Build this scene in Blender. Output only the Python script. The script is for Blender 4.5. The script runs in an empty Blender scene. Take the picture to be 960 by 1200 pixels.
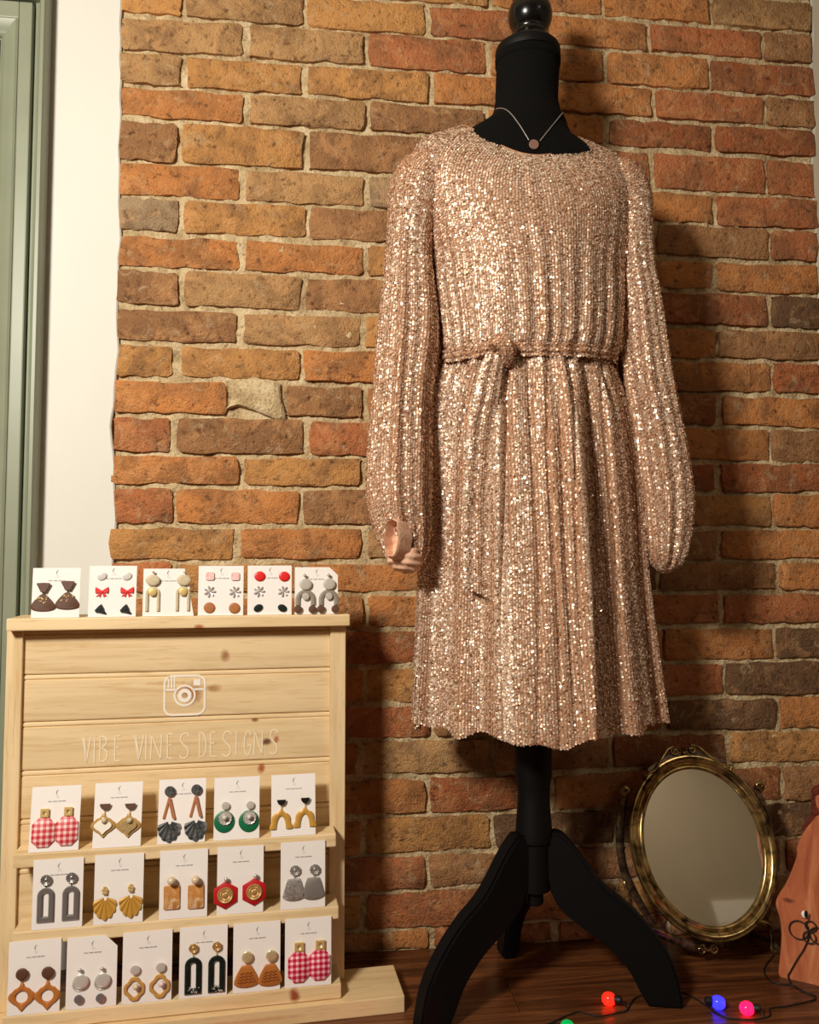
import bpy, bmesh, math, random
import numpy as np
from mathutils import Vector, Matrix
PI = math.pi
rnd = random.Random(7)
sc = bpy.context.scene
COL = sc.collection

# ------------------------------------------------------------------ camera
cam_d = bpy.data.cameras.new('camera')
cam = bpy.data.objects.new('camera', cam_d); COL.objects.link(cam)
cam.location = (0.0, -1.6, 0.745)
cam.rotation_euler = (math.radians(90) + math.atan(55 / 960), 0, math.radians(-6.7))
cam_d.sensor_fit = 'VERTICAL'; cam_d.sensor_height = 36.0; cam_d.lens = 28.8
cam_d.clip_start = 0.02
sc.camera = cam
# ------------------------------------------------------------------ world, lamps, exposure
w = bpy.data.worlds.new('world'); sc.world = w; w.use_nodes = True
w.node_tree.nodes['Background'].inputs[0].default_value = (1.0, 0.85, 0.68, 1)
w.node_tree.nodes['Background'].inputs[1].default_value = 0.02
def area_lamp(name, loc, target, size, power, color):
    d = bpy.data.lights.new(name, 'AREA'); d.shape = 'DISK'; d.size = size; d.energy = power; d.color = color
    o = bpy.data.objects.new(name, d); COL.objects.link(o); o.location = loc
    o.rotation_euler = (Vector(target) - Vector(loc)).to_track_quat('-Z', 'Y').to_euler()
    return o
area_lamp('key_lamp', (-0.90, -1.72, 1.62), (0.1, -0.1, 0.85), 0.32, 48, (1.0, 0.93, 0.82))
area_lamp('mirror_wall_fill', (2.2, -3.3, 2.6), (2.2, -3.3, 0), 0.4, 13, (1.0, 0.92, 0.80))  # added fill, brightens the far wall that the mirror reflects
vs = sc.view_settings
sc.display_settings.display_device = 'sRGB'
vs.view_transform = 'Standard'; vs.look = 'None'; vs.gamma = 1.0; vs.use_curve_mapping = False
vs.exposure = 0.0

# ------------------------------------------------------------------ helpers
def lin(c):
    return tuple((x / 12.92 if x <= 0.04045 else ((x + 0.055) / 1.055) ** 2.4) for x in [v / 255.0 for v in c])
def link(name, me, mat=None, parent=None, smooth=False):
    o = bpy.data.objects.new(name, me); COL.objects.link(o)
    if mat is not None: me.materials.append(mat)
    if parent is not None: o.parent = parent
    if smooth: me.polygons.foreach_set('use_smooth', [True] * len(me.polygons))
    return o
def mesh(name, V, F, mat=None, parent=None, smooth=False):
    me = bpy.data.meshes.new(name)
    me.from_pydata([tuple(map(float, v)) for v in V], [], [tuple(f) for f in F]); me.update()
    return link(name, me, mat, parent, smooth)
def auto_smooth(o, deg=35):
    me = o.data; bm = bmesh.new(); bm.from_mesh(me)
    bmesh.ops.recalc_face_normals(bm, faces=bm.faces)
    for f in bm.faces: f.smooth = True
    a = math.radians(deg)
    for e in bm.edges:
        e.smooth = not (len(e.link_faces) == 2 and e.calc_face_angle(0) > a)
    bm.to_mesh(me); bm.free(); return o
def bm_obj(name, bm, mat, parent=None, smooth=False):
    bmesh.ops.recalc_face_normals(bm, faces=bm.faces)
    me = bpy.data.meshes.new(name); bm.to_mesh(me); bm.free()
    return link(name, me, mat, parent, smooth)
def box_bm(bm, lo, hi, bev=0.0):
    b = bmesh.new(); bmesh.ops.create_cube(b, size=1.0)
    for v in b.verts:
        v.co = Vector([lo[i] + (v.co[i] + 0.5) * (hi[i] - lo[i]) for i in range(3)])
    if bev: bmesh.ops.bevel(b, geom=b.edges[:], offset=bev, segments=2, affect='EDGES', profile=0.6)
    m = bpy.data.meshes.new('t'); b.to_mesh(m); b.free(); bm.from_mesh(m); bpy.data.meshes.remove(m)
def box(name, lo, hi, mat, parent=None, bev=0.0015):
    bm = bmesh.new(); box_bm(bm, lo, hi, bev); return bm_obj(name, bm, mat, parent)
class Geo:
    """collects verts and faces for one mesh"""
    def __init__(s): s.V = []; s.F = []
    def add(s, V, F):
        n = len(s.V); s.V += [tuple(v) for v in V]; s.F += [tuple(i + n for i in f) for f in F]
    def rings(s, R, close=True, cap0=False, cap1=False):
        n = len(R[0]); b = len(s.V)
        for r in R: s.V += [tuple(p) for p in r]
        m = n if close else n - 1
        for i in range(len(R) - 1):
            for j in range(m):
                k = (j + 1) % n
                s.F.append((b + i * n + j, b + i * n + k, b + (i + 1) * n + k, b + (i + 1) * n + j))
        if cap0: s.F.append(tuple(b + j for j in reversed(range(n))))
        if cap1: s.F.append(tuple(b + (len(R) - 1) * n + j for j in range(n)))
    def tube(s, P, r, n=8, flat=None, cap=True):
        P = [Vector(p) for p in P]; R = []
        rr = r if hasattr(r, '__len__') else [r] * len(P)
        up = None
        for i, p in enumerate(P):
            t = (P[min(i + 1, len(P) - 1)] - P[max(i - 1, 0)])
            if t.length < 1e-9: t = Vector((0, 0, 1))
            t.normalize()
            if up is None:
                up = Vector((0, 1, 0)) if abs(t.y) < 0.9 else Vector((1, 0, 0))
            a = (up - t * up.dot(t)).normalized(); up = a; b = t.cross(a)
            fa = 1.0 if flat is None else flat
            R.append([p + (a * math.cos(2 * PI * k / n) * fa + b * math.sin(2 * PI * k / n)) * rr[i] for k in range(n)])
        s.rings(R, True, cap, cap)
    def lathe(s, prof, c=(0, 0, 0), n=32, ax=1.0, ay=1.0):
        R = [[(c[0] + r * ax * math.cos(2 * PI * k / n), c[1] + r * ay * math.sin(2 * PI * k / n), c[2] + z) for k in range(n)] for r, z in prof]
        s.rings(R, True, True, True)
    def prism(s, poly, y0, y1):
        """poly of (x, z); extruded from y0 (back) to y1 (front)"""
        s.rings([[(x, y0, z) for x, z in poly], [(x, y1, z) for x, z in poly]], True, True, True)
    def obj(s, name, mat, parent=None, smooth=None):
        o = mesh(name, s.V, s.F, mat, parent)
        return auto_smooth(o, 38 if smooth is None else smooth)
def spline(P, n):
    """Catmull-Rom through points, n samples"""
    P = np.array(P, float); m = len(P)
    t = np.linspace(0, m - 1, n); i = np.clip(t.astype(int), 0, m - 2); f = (t - i)[:, None]
    g = lambda k: P[np.clip(k, 0, m - 1)]
    p0, p1, p2, p3 = g(i - 1), g(i), g(i + 1), g(i + 2)
    return 0.5 * (2 * p1 + (p2 - p0) * f + (2 * p0 - 5 * p1 + 4 * p2 - p3) * f ** 2 + (3 * p1 - p0 - 3 * p2 + p3) * f ** 3)
def empty(name, loc=(0, 0, 0), rot=(0, 0, 0)):
    o = bpy.data.objects.new(name, None); COL.objects.link(o); o.location = loc; o.rotation_euler = rot
    o.empty_display_size = 0.05
    return o
def tag(o, label, cat, group=None):
    o['label'] = label; o['category'] = cat
    if group: o['group'] = group
    return o

# ------------------------------------------------------------------ materials
class NT:
    """small node helper"""
    def __init__(s, name):
        s.m = bpy.data.materials.new(name); s.m.use_nodes = True; s.t = s.m.node_tree
        s.b = s.t.nodes['Principled BSDF']; s.out = s.t.nodes['Material Output']
    def n(s, typ, **kw):
        nd = s.t.nodes.new(typ)
        for k, v in kw.items():
            if k.startswith('i_'):
                key = k[2:].replace('_', ' '); nd.inputs[int(key) if key.isdigit() else key].default_value = v
            else: setattr(nd, k, v)
        return nd
    def l(s, a, b): s.t.links.new(a, b)
    def coords(s, kind='Object', scale=(1, 1, 1), rand=False, loc=(0, 0, 0)):
        tc = s.n('ShaderNodeTexCoord'); mp = s.n('ShaderNodeMapping')
        mp.inputs['Scale'].default_value = scale; mp.inputs['Location'].default_value = loc
        src = tc.outputs[kind]
        if rand:
            oi = s.n('ShaderNodeObjectInfo'); mu = s.n('ShaderNodeMath', operation='MULTIPLY'); mu.inputs[1].default_value = 37.0
            s.l(oi.outputs['Random'], mu.inputs[0])
            ad = s.n('ShaderNodeVectorMath', operation='ADD'); s.l(src, ad.inputs[0]); s.l(mu.outputs[0], ad.inputs[1]); src = ad.outputs[0]
        s.l(src, mp.inputs[0]); return mp.outputs[0]
    def noise(s, vec, scale=5, detail=4, rough=0.55, dist=0.0):
        nd = s.n('ShaderNodeTexNoise'); nd.inputs['Scale'].default_value = scale; nd.inputs['Detail'].default_value = detail
        nd.inputs['Roughness'].default_value = rough; nd.inputs['Distortion'].default_value = dist
        s.l(vec, nd.inputs['Vector']); return nd
    def ramp(s, fac, stops):
        r = s.n('ShaderNodeValToRGB'); e = r.color_ramp.elements
        while len(e) < len(stops): e.new(0.5)
        for k, (p, c) in enumerate(stops):
            e[k].position = p; e[k].color = (*c, 1) if len(c) == 3 else c
        s.l(fac, r.inputs[0]); return r.outputs[0]
    def mix(s, fac, a, b, mode='MIX'):
        m = s.n('ShaderNodeMix', data_type='RGBA', blend_type=mode)
        for sock, v in ((m.inputs[0], fac), (m.inputs[6], a), (m.inputs[7], b)):
            if isinstance(v, (int, float)): sock.default_value = v
            elif isinstance(v, tuple): sock.default_value = (*v, 1) if len(v) == 3 else v
            else: s.l(v, sock)
        return m.outputs[2]
    def math(s, op, a, b=None):
        m = s.n('ShaderNodeMath', operation=op)
        for k, v in enumerate((a, b)):
            if v is None: continue
            if isinstance(v, (int, float)): m.inputs[k].default_value = v
            else: s.l(v, m.inputs[k])
        return m.outputs[0]
    def bump(s, h, strength=0.5, dist=0.002):
        b = s.n('ShaderNodeBump'); b.inputs['Strength'].default_value = strength; b.inputs['Distance'].default_value = dist
        s.l(h, b.inputs['Height']); s.l(b.outputs[0], s.b.inputs['Normal'])
    def color(s, c):
        if isinstance(c, tuple): s.b.inputs['Base Color'].default_value = (*c, 1)
        else: s.l(c, s.b.inputs['Base Color'])
    def set(s, rough=None, metal=None, spec=None, **kw):
        if rough is not None: s.b.inputs['Roughness'].default_value = rough
        if metal is not None: s.b.inputs['Metallic'].default_value = metal
        if spec is not None: s.b.inputs['Specular IOR Level'].default_value = spec
        return s
def simple(name, rgb, rough=0.5, metal=0.0, spec=0.5, var=0.0, scale=200, bump=0.0):
    t = NT(name); c = lin(rgb); t.set(rough, metal, spec)
    v = t.coords()
    if var:
        nz = t.noise(v, scale, 3)
        t.color(t.ramp(nz.outputs[0], [(0.3, tuple(x * (1 - var) for x in c)), (0.7, tuple(min(1, x * (1 + var)) for x in c))]))
    else: t.color(c)
    if bump:
        t.bump(t.noise(v, scale, 3).outputs[0], bump, 0.001)
    return t.m

def brick_mat():
    t = NT('fired_clay_brick'); t.set(0.88, 0, 0.25)
    oi = t.n('ShaderNodeObjectInfo'); base = oi.outputs['Color']
    v = t.coords(rand=True)
    big = t.noise(v, 13, 4, 0.6, 0.6); fine = t.noise(v, 75, 6, 0.65); grit = t.noise(v, 300, 3)
    c = t.mix(t.ramp(big.outputs[0], [(0.42, (0, 0, 0)), (0.62, (1, 1, 1))]), base, t.mix(0.62, base, lin((128, 92, 62))))
    br = t.noise(t.coords(rand=True, loc=(3, 1, 7)), 22, 5, 0.6, 0.8)
    c = t.mix(t.ramp(br.outputs[0], [(0.52, (0, 0, 0)), (0.66, (0.8, 0.8, 0.8))]), c, t.mix(0.42, base, lin((226, 168, 112))))
    pale = t.noise(t.coords(rand=True, loc=(9, 4, 2)), 30, 6, 0.7, 1.0)
    c = t.mix(t.ramp(pale.outputs[0], [(0.56, (0, 0, 0)), (0.70, (0.6, 0.6, 0.6))]), c, lin((205, 178, 138)))
    c = t.mix(t.ramp(fine.outputs[0], [(0.30, (0.8, 0.8, 0.8)), (0.445, (0, 0, 0))]), c, lin((78, 50, 32)))
    t.color(c)
    vo = t.n('ShaderNodeTexVoronoi'); vo.inputs['Scale'].default_value = 42; t.l(v, vo.inputs['Vector'])
    h = t.math('ADD', t.math('MULTIPLY', fine.outputs[0], 1.0), t.math('MULTIPLY', grit.outputs[0], 0.35))
    h = t.math('ADD', h, t.math('MULTIPLY', t.ramp(vo.outputs['Distance'], [(0.0, (0, 0, 0)), (0.22, (1, 1, 1))]), 0.35))
    h = t.math('ADD', h, t.math('MULTIPLY', big.outputs[0], 1.0))
    t.bump(h, 0.95, 0.008)
    return t.m
def mortar_mat():
    t = NT('lime_mortar'); t.set(0.95, 0, 0.15)
    v = t.coords(); a = t.noise(v, 26, 5); b = t.noise(v, 160, 4)
    c = t.ramp(a.outputs[0], [(0.3, lin((164, 136, 98))), (0.52, lin((204, 180, 138))), (0.72, lin((226, 206, 168)))])
    c = t.mix(t.ramp(b.outputs[0], [(0.3, (0.6, 0.6, 0.6)), (0.45, (0, 0, 0))]), c, lin((104, 80, 52)))
    t.color(c); t.bump(t.math('ADD', b.outputs[0], a.outputs[0]), 1.0, 0.006); return t.m
def plaster_mat(name, rgb):
    t = NT(name); t.set(0.7, 0, 0.3); c = lin(rgb)
    v = t.coords(scale=(1, 1, 0.35)); a = t.noise(v, 7, 4)
    t.color(t.ramp(a.outputs[0], [(0.3, tuple(x * 0.95 for x in c)), (0.7, c)]))
    t.bump(t.noise(t.coords(), 45, 3).outputs[0], 0.12, 0.002); return t.m
def pine_mat(name, rgb, rand=False, knots=(), grain='X'):
    """knots: (x, z, rx, rz, strength, rgb) in the coordinates of the stand"""
    t = NT(name); t.set(0.52, 0, 0.35); c = lin(rgb)
    sc_ = (1.6, 14, 22) if grain == 'X' else (22, 14, 1.6)
    v = t.coords(scale=sc_, rand=rand); a = t.noise(v, 2.4, 5, 0.55, 0.7); b = t.noise(v, 9, 3, 0.6, 0.2)
    col = t.ramp(a.outputs[0], [(0.3, tuple(x * y for x, y in zip(c, (0.86, 0.80, 0.70)))), (0.5, c), (0.7, tuple(min(1, x * 1.08) for x in c))])
    col = t.mix(t.ramp(b.outputs[0], [(0.55, (0, 0, 0)), (0.70, (0.5, 0.5, 0.5))]), col, tuple(x * y for x, y in zip(c, (0.74, 0.60, 0.42))))
    if knots:
        tc = t.n('ShaderNodeTexCoord'); nz = t.noise(tc.outputs['Object'], 60, 3)
        sep = t.n('ShaderNodeSeparateXYZ'); t.l(tc.outputs['Object'], sep.inputs[0])
        wob = t.math('MULTIPLY', t.math('SUBTRACT', nz.outputs[0], 0.5), 1.1)
        for (kx, kz, rx, rz, st, krgb) in knots:
            dx = t.math('DIVIDE', t.math('SUBTRACT', sep.outputs[0], kx), rx); dz = t.math('DIVIDE', t.math('SUBTRACT', sep.outputs[2], kz), rz)
            d = t.math('ADD', t.math('SQRT', t.math('ADD', t.math('MULTIPLY', dx, dx), t.math('MULTIPLY', dz, dz))), wob)
            f = t.ramp(d, [(0.35, (st, st, st)), (1.0, (0, 0, 0))])
            col = t.mix(f, col, lin(krgb))
    t.color(col); t.bump(a.outputs[0], 0.08, 0.001); return t.m
def floor_mat():
    t = NT('dark_wood_floor'); t.set(0.26, 0, 0.5)
    v = t.coords('Object', (1.1, 16, 16), True); a = t.noise(v, 3.2, 6, 0.62, 1.2)
    t.color(t.ramp(a.outputs[0], [(0.32, lin((54, 28, 14))), (0.5, lin((92, 52, 28))), (0.68, lin((124, 76, 42)))]))
    t.bump(a.outputs[0], 0.12, 0.001); return t.m
def sequin_mat():
    t = NT('rose_gold_sequin'); t.set(0.2, 0.45, 0.5)
    g = t.n('ShaderNodeNewGeometry')
    t.color(t.ramp(g.outputs['Random Per Island'], [(0.0, lin((130, 96, 68))), (0.22, lin((216, 178, 148))), (0.75, lin((240, 210, 184))), (1.0, lin((254, 240, 220)))]))
    fr_ = t.math('FRACT', t.math('MULTIPLY', g.outputs['Random Per Island'], 57.0))
    r = t.ramp(fr_, [(0.0, (.16,) * 3), (0.30, (.22,) * 3), (0.42, (.42,) * 3), (1.0, (.55,) * 3)])
    t.l(r, t.b.inputs['Roughness']); return t.m
def gingham_mat(name, dark, mid, pale, period):
    t = NT(name); t.set(0.45)
    tc = t.n('ShaderNodeTexCoord'); sep = t.n('ShaderNodeSeparateXYZ'); t.l(tc.outputs['Object'], sep.inputs[0])
    f = []
    for k in (0, 2):
        s_ = t.math('SINE', t.math('MULTIPLY', sep.outputs[k], 2 * PI / period)); f.append(t.math('GREATER_THAN', s_, -0.1))
    sm = t.math('ADD', f[0], f[1])
    c = t.mix(t.math('GREATER_THAN', sm, 0.5), lin(pale), lin(mid)); c = t.mix(t.math('GREATER_THAN', sm, 1.5), c, lin(dark))
    t.color(c); return t.m
def blotch(name, stops, scale, rough=0.45, metal=0.0, dist=1.0, detail=3):
    t = NT(name); t.set(rough, metal); nz = t.noise(t.coords(), scale, detail, 0.55, dist)
    t.color(t.ramp(nz.outputs[0], [(p, lin(c)) for p, c in stops])); return t.m
def glow(name, rgb, strength):
    t = NT(name); t.color(lin(rgb)); t.b.inputs['Emission Color'].default_value = (*lin(rgb), 1); t.b.inputs['Emission Strength'].default_value = strength
    t.set(0.2); return t.m

M = {}
M['brick'] = brick_mat(); M['mortar'] = mortar_mat()
M['plaster'] = plaster_mat('cream_plaster', (221, 219, 209)); M['plaster_grey'] = plaster_mat('grey_plaster', (196, 186, 168))
M['room'] = plaster_mat('room_paint', (186, 174, 152)); M['ceil'] = plaster_mat('ceiling_paint', (226, 214, 190)); M['white_paint'] = simple('white_gloss_paint', (250, 248, 240), 0.4)
M['green'] = simple('sage_green_paint', (134, 139, 117), 0.42, 0, 0.5, 0.06, 9, 0.06)
M['gap'] = simple('gap_shade', (30, 26, 18), 0.9)  # near-black tone standing for the shade inside the door gap
M['floor'] = floor_mat()
M['black_cloth'] = simple('black_jersey', (13, 12, 11), 0.95, 0, 0.1, 0.2, 400, 0.3)
M['black_lacquer'] = simple('black_lacquer', (9, 8, 8), 0.22, 0, 0.5)
M['black_wood'] = simple('black_stained_wood', (6, 5, 5), 0.6, 0, 0.2)
M['sequin'] = sequin_mat()
M['lining'] = simple('peach_mesh_fabric', (178, 130, 96), 0.85, 0, 0.2, 0.15, 300, 0.3)
M['cuff'] = simple('pale_pink_lining', (224, 180, 150), 0.85, 0, 0.2, 0.16, 180, 0.8)
M['paper'] = simple('white_card', (243, 236, 230), 0.75, 0, 0.3)
M['ink'] = simple('grey_print', (150, 146, 144), 0.8); M['ink_pale'] = simple('pale_print', (206, 200, 197), 0.8)
M['vinyl_pale'] = simple('pale_vinyl', (246, 230, 200), 0.45)
M['vinyl'] = simple('white_vinyl', (246, 238, 226), 0.45)
M['mirror'] = simple('mirror_glass', (232, 226, 214), 0.03, 1.0)
M['brass'] = blotch('aged_brass', [(0.32, (78, 60, 34)), (0.62, (196, 168, 112))], 40, 0.24, 0.9)
M['bronze'] = blotch('dark_bronze', [(0.35, (58, 44, 34)), (0.7, (128, 106, 78))], 60, 0.32, 0.7)
M['silver_chain'] = simple('silver_chain', (196, 186, 182), 0.4, 0.7)
M['pendant'] = simple('rose_pendant', (150, 112, 98), 0.45, 0.4)
M['wire'] = simple('dark_green_wire', (16, 18, 13), 0.55)
M['slab'] = None
# small jewellery materials
for nm, rgb, ro, me_ in [('cocoa', (92, 58, 40), .55, 0), ('red', (222, 32, 30), .4, 0), ('red_dark', (188, 26, 30), .4, 0), ('pine_green', (26, 36, 32), .3, 0), ('sand', (200, 184, 150), .5, 0),
    ('grey_clay', (140, 128, 114), .5, 0), ('grey_light', (186, 178, 166), .5, 0), ('gold_clay', (186, 146, 84), .45, .1), ('pearl_white', (248, 240, 224), .3, 0), ('pearl_grey', (206, 200, 192), .25, 0),
    ('pearl_sand', (214, 192, 160), .2, 0), ('blush_pale', (222, 194, 194), .4, 0), ('emerald', (12, 104, 66), .4, 0), ('mustard', (200, 150, 62), .42, .15), ('ochre_clay', (196, 146, 76), .45, 0),
    ('caramel', (184, 112, 48), .5, 0), ('rust', (126, 62, 26), .6, 0), ('black', (20, 18, 20), .35, 0), ('wood_brown', (170, 104, 52), .6, 0),
    ('gold', (236, 204, 132), .32, .45), ('gold_bright', (236, 214, 164), .22, .55), ('gold_antique', (190, 150, 92), .4, .4), ('silver', (206, 200, 194), .32, .4), ('silver_bright', (232, 226, 218), .25, .45),
    ('copper', (216, 146, 104), .28, .5), ('pewter', (150, 146, 144), .28, .6), ('pewter_light', (148, 142, 136), .4, .3)]:
    M[nm] = simple(nm, rgb, ro, me_, 0.5, 0.12 if nm in ('cocoa', 'wood_brown', 'sand') else 0, 300)
M['blush'] = blotch('blush_terrazzo', [(0.4, (236, 176, 174)), (0.6, (246, 214, 208)), (0.72, (170, 60, 66))], 260)
M['gold_glitter'] = blotch('gold_glitter', [(0.35, (160, 118, 62)), (0.65, (232, 206, 150))], 700, 0.35, 0.5)
M['silver_glitter'] = blotch('silver_glitter', [(0.35, (140, 134, 130)), (0.65, (222, 216, 210))], 500, 0.3, 0.5)
M['marble_dark'] = blotch('dark_marble', [(0.32, (34, 36, 38)), (0.55, (78, 80, 80)), (0.75, (134, 130, 126))], 90, 0.35)
M['caramel_marble'] = blotch('caramel_marble', [(0.5, (190, 128, 66)), (0.56, (206, 158, 104)), (0.62, (228, 196, 164)), (0.72, (226, 150, 130))], 55, 0.35)
M['black_green'] = blotch('black_green_fleck', [(0.55, (16, 26, 22)), (0.75, (34, 52, 44))], 200, 0.3)
M['gingham_soft'] = gingham_mat('soft_red_gingham', (196, 52, 62), (228, 128, 128), (248, 214, 208), 0.0088)
M['gingham_red'] = gingham_mat('red_gingham', (176, 14, 44), (226, 96, 120), (250, 206, 214), 0.0088)
# ================================================================== the setting
XL, XR, YB, ZC = -2.2, 3.3, -4.2, 2.7
def structure(o): o['kind'] = 'structure'; return o
fl = structure(box('floor', (XL, YB, -0.06), (XR, 0.10, -0.010), M['floor'], None, 0))
rp = random.Random(3)
y = 0.0
while y > YB + 0.01:
    y1 = max(YB, y - 0.118); x = XL
    first = True
    while x < XR - 0.01:
        x1 = min(XR, x + (rp.uniform(0.5, 1.5) if first else 1.5)); first = False
        if XR - x1 < 0.25: x1 = XR
        box('floor_plank', (x + 0.0006, y1 + 0.0006, -0.0099), (x1 - 0.0006, y - 0.0006, 0.0), M['floor'], fl, 0.0009)
        x = x1
    y = y1
structure(box('ceiling', (XL, YB, ZC), (XR, 0.1, ZC + 0.06), M['ceil'], None, 0))
structure(box('wall_left', (XL - 0.06, YB, 0), (XL, 0.1, ZC), M['room'], None, 0))
structure(box('wall_right', (XR, YB, 0), (XR + 0.06, 0.1, ZC), M['room'], None, 0))
wf = structure(box('wall_front', (XL, YB - 0.06, 0), (XR, YB, ZC), M['room'], None, 0))

# ---- brick wall: mortar bed with every brick set into it
X0, X1 = -0.378, 1.062
TOPS = [2.452, 2.380, 2.308, 2.236, 2.164, 2.092, 2.020, 1.948, 1.876, 1.805, 1.731, 1.661, 1.594, 1.511, 1.441, 1.367, 1.299, 1.224, 1.154, 1.083, 1.014, 0.941, 0.878, 0.803,
        0.737, 0.672, 0.603, 0.532, 0.460, 0.391, 0.320, 0.247, 0.175, 0.105, 0.035]
ODD = [-0.139, 0.098, 0.350, 0.597, 0.833]
EVEN = [-0.262, -0.020, 0.228, 0.472, 0.702, 0.950]
def vnoise(x, z, s):
    """cheap smooth value noise"""
    def h(i, j): return (np.sin(i * 127.1 + j * 311.7 + s * 74.7) * 43758.5453) % 1.0
    xi, zi = np.floor(x), np.floor(z); fx, fz = x - xi, z - zi
    fx = fx * fx * (3 - 2 * fx); fz = fz * fz * (3 - 2 * fz)
    return (h(xi, zi) * (1 - fx) + h(xi + 1, zi) * fx) * (1 - fz) + (h(xi, zi + 1) * (1 - fx) + h(xi + 1, zi + 1) * fx) * fz
nx, nz = 230, 330
gx = np.linspace(X0, X1, nx); gz = np.linspace(-0.01, ZC, nz)
GX, GZ = np.meshgrid(gx, gz)
GY = 0.0035 - 0.007 * (vnoise(GX * 60, GZ * 60, 1) - 0.5) - 0.006 * (vnoise(GX * 140, GZ * 140, 2) - 0.5) - 0.006 * (vnoise(GX * 14, GZ * 14, 3) - 0.5)
V = np.stack([GX, GY, GZ], -1).reshape(-1, 3).tolist()
F = [(j * nx + i, j * nx + i + 1, (j + 1) * nx + i + 1, (j + 1) * nx + i) for j in range(nz - 1) for i in range(nx - 1)]
b0 = len(V); V += [(X0, 0.1, -0.01), (X1, 0.1, -0.01), (X1, 0.1, ZC), (X0, 0.1, ZC)]
F += [(b0 + 1, b0, b0 + 3, b0 + 2)]
wall = structure(mesh('wall_back', V, F, M['mortar'], None, True))

PAL = {'ochre': (208, 150, 88), 'tan': (194, 150, 100), 'orange': (206, 136, 78), 'brown': (172, 124, 82), 'red': (192, 118, 74), 'rust': (174, 102, 62), 'dark': (118, 88, 62), 'grey': (170, 144, 112)}
def brick_mesh(wd, ht, r):
    NXb, NZb = 9, 4; G = Geo(); front = []
    ph = r.random() * 50
    for j in range(NZb + 1):
        for i in range(NXb + 1):
            u, v = i / NXb, j / NZb
            x = (u - 0.5) * wd; z = (v - 0.5) * ht
            eu = min(u, 1 - u) * wd; ev = min(v, 1 - v) * ht
            yy = -0.004 - 0.0022 * (vnoise(np.float64(u * 5 + ph), np.float64(v * 2.2 + ph), 5) - 0.5)
            if i in (0, NXb): x += r.uniform(-0.0030, 0.0030); 
            if j in (0, NZb): z += r.uniform(-0.0028, 0.0028)
            if i in (0, NXb) or j in (0, NZb): yy += 0.0008 + r.uniform(0, 0.0018)
            if (i in (0, NXb)) and (j in (0, NZb)): x *= 0.985; z *= 0.94
            front.append((x, yy, z))
    # pull the second row of vertices close to the edge so the arris is rounded and the face stays flat
    n1 = NXb + 1
    for j in range(NZb + 1):
        for i in range(NXb + 1):
            x, yy, z = front[j * n1 + i]
            if i == 1: x = front[j * n1][0] + 0.0036
            if i == NXb - 1: x = front[j * n1 + NXb][0] - 0.0036
            if j == 1: z = front[i][2] + 0.0036
            if j == NZb - 1: z = -1 if False else ht / 2 - 0.004 + r.uniform(-.001, .001)
            front[j * n1 + i] = (x, yy, z)
    G.V = list(front)
    for j in range(NZb):
        for i in range(NXb):
            G.F.append((j * n1 + i, j * n1 + i + 1, (j + 1) * n1 + i + 1, (j + 1) * n1 + i))
    loop = [i for i in range(n1)] + [j * n1 + NXb for j in range(1, NZb + 1)] + [NZb * n1 + i for i in range(NXb - 1, -1, -1)] + [j * n1 for j in range(NZb - 1, 0, -1)]
    b = len(G.V)
    for k in loop: x, yy, z = front[k]; G.V.append((x, 0.03, z))
    for k in range(len(loop)):
        k2 = (k + 1) % len(loop); G.F.append((loop[k], b + k, b + k2, loop[k2]))
    return G
rb = random.Random(21)
for ci in range(len(TOPS)):
    zt = TOPS[ci]; zb = TOPS[ci + 1] if ci + 1 < len(TOPS) else -0.035
    A = ci - 8                                   # course number counted from the first one fully in the frame
    J = [X0 - 0.002] + [j + rb.uniform(-0.005, 0.005) for j in (ODD if A % 2 else EVEN)] + [X1 + 0.002 + rb.uniform(-0.006, 0.004)]
    hj = rb.uniform(0.0085, 0.0125)
    for k in range(len(J) - 1):
        a = J[k] + (0 if k == 0 else rb.uniform(0.004, 0.0085)); b = J[k + 1] - (0 if k == len(J) - 2 else rb.uniform(0.004, 0.0085))
        if k == 0: a += rb.uniform(-0.003, 0.004)
        top = zt - rb.uniform(-0.001, 0.002); bot = zb + hj + rb.uniform(-0.0015, 0.0015)
        if ci == len(TOPS) - 1: bot = 0.0015; 
        if top - bot < 0.015: continue
        xc = (a + b) / 2
        segs = [(a, b)]
        if A == 11 and k == 1: segs = [(a + 0.075, b)]          # broken brick beside the mortar patch
        if A == 11 and k == 0: segs = [(a, -0.170)]
        for (a_, b_) in segs:
            if b_ - a_ < 0.03: continue
            G = brick_mesh(b_ - a_, top - bot, rb)
            o = mesh('brick', G.V, G.F, M['brick'], wall); auto_smooth(o, 50)
            o.location = ((a_ + b_) / 2, rb.uniform(-0.0025, 0.002), (top + bot) / 2)
            o.rotation_euler = (rb.uniform(-0.012, 0.012), rb.uniform(-0.006, 0.006), rb.uniform(-0.008, 0.008))
            xr = (xc + 0.35) / 1.4
            if xc < 0.2 and A < 8: wts = dict(ochre=5, tan=4, orange=3, brown=2, red=.6, grey=.5)
            elif xc < 0.25: wts = dict(ochre=2.4, tan=1.6, orange=4, brown=2, red=2, grey=.8)
            elif A < 8: wts = dict(ochre=1.2, tan=1, orange=2.4, brown=3, red=4, rust=2)
            else: wts = dict(orange=2, brown=2.5, red=2.4, rust=2.6, dark=2.4, ochre=.8)
            kk = rb.choices(list(wts), list(wts.values()))[0]
            if A in (15,) and k == 0: kk = 'ochre'
            if A == 13 and k == 0: kk = 'orange'
            c = PAL[kk]; f = rb.uniform(0.9, 1.08)
            o.color = (*[min(1, x * f) for x in lin(c)], 1)
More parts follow.
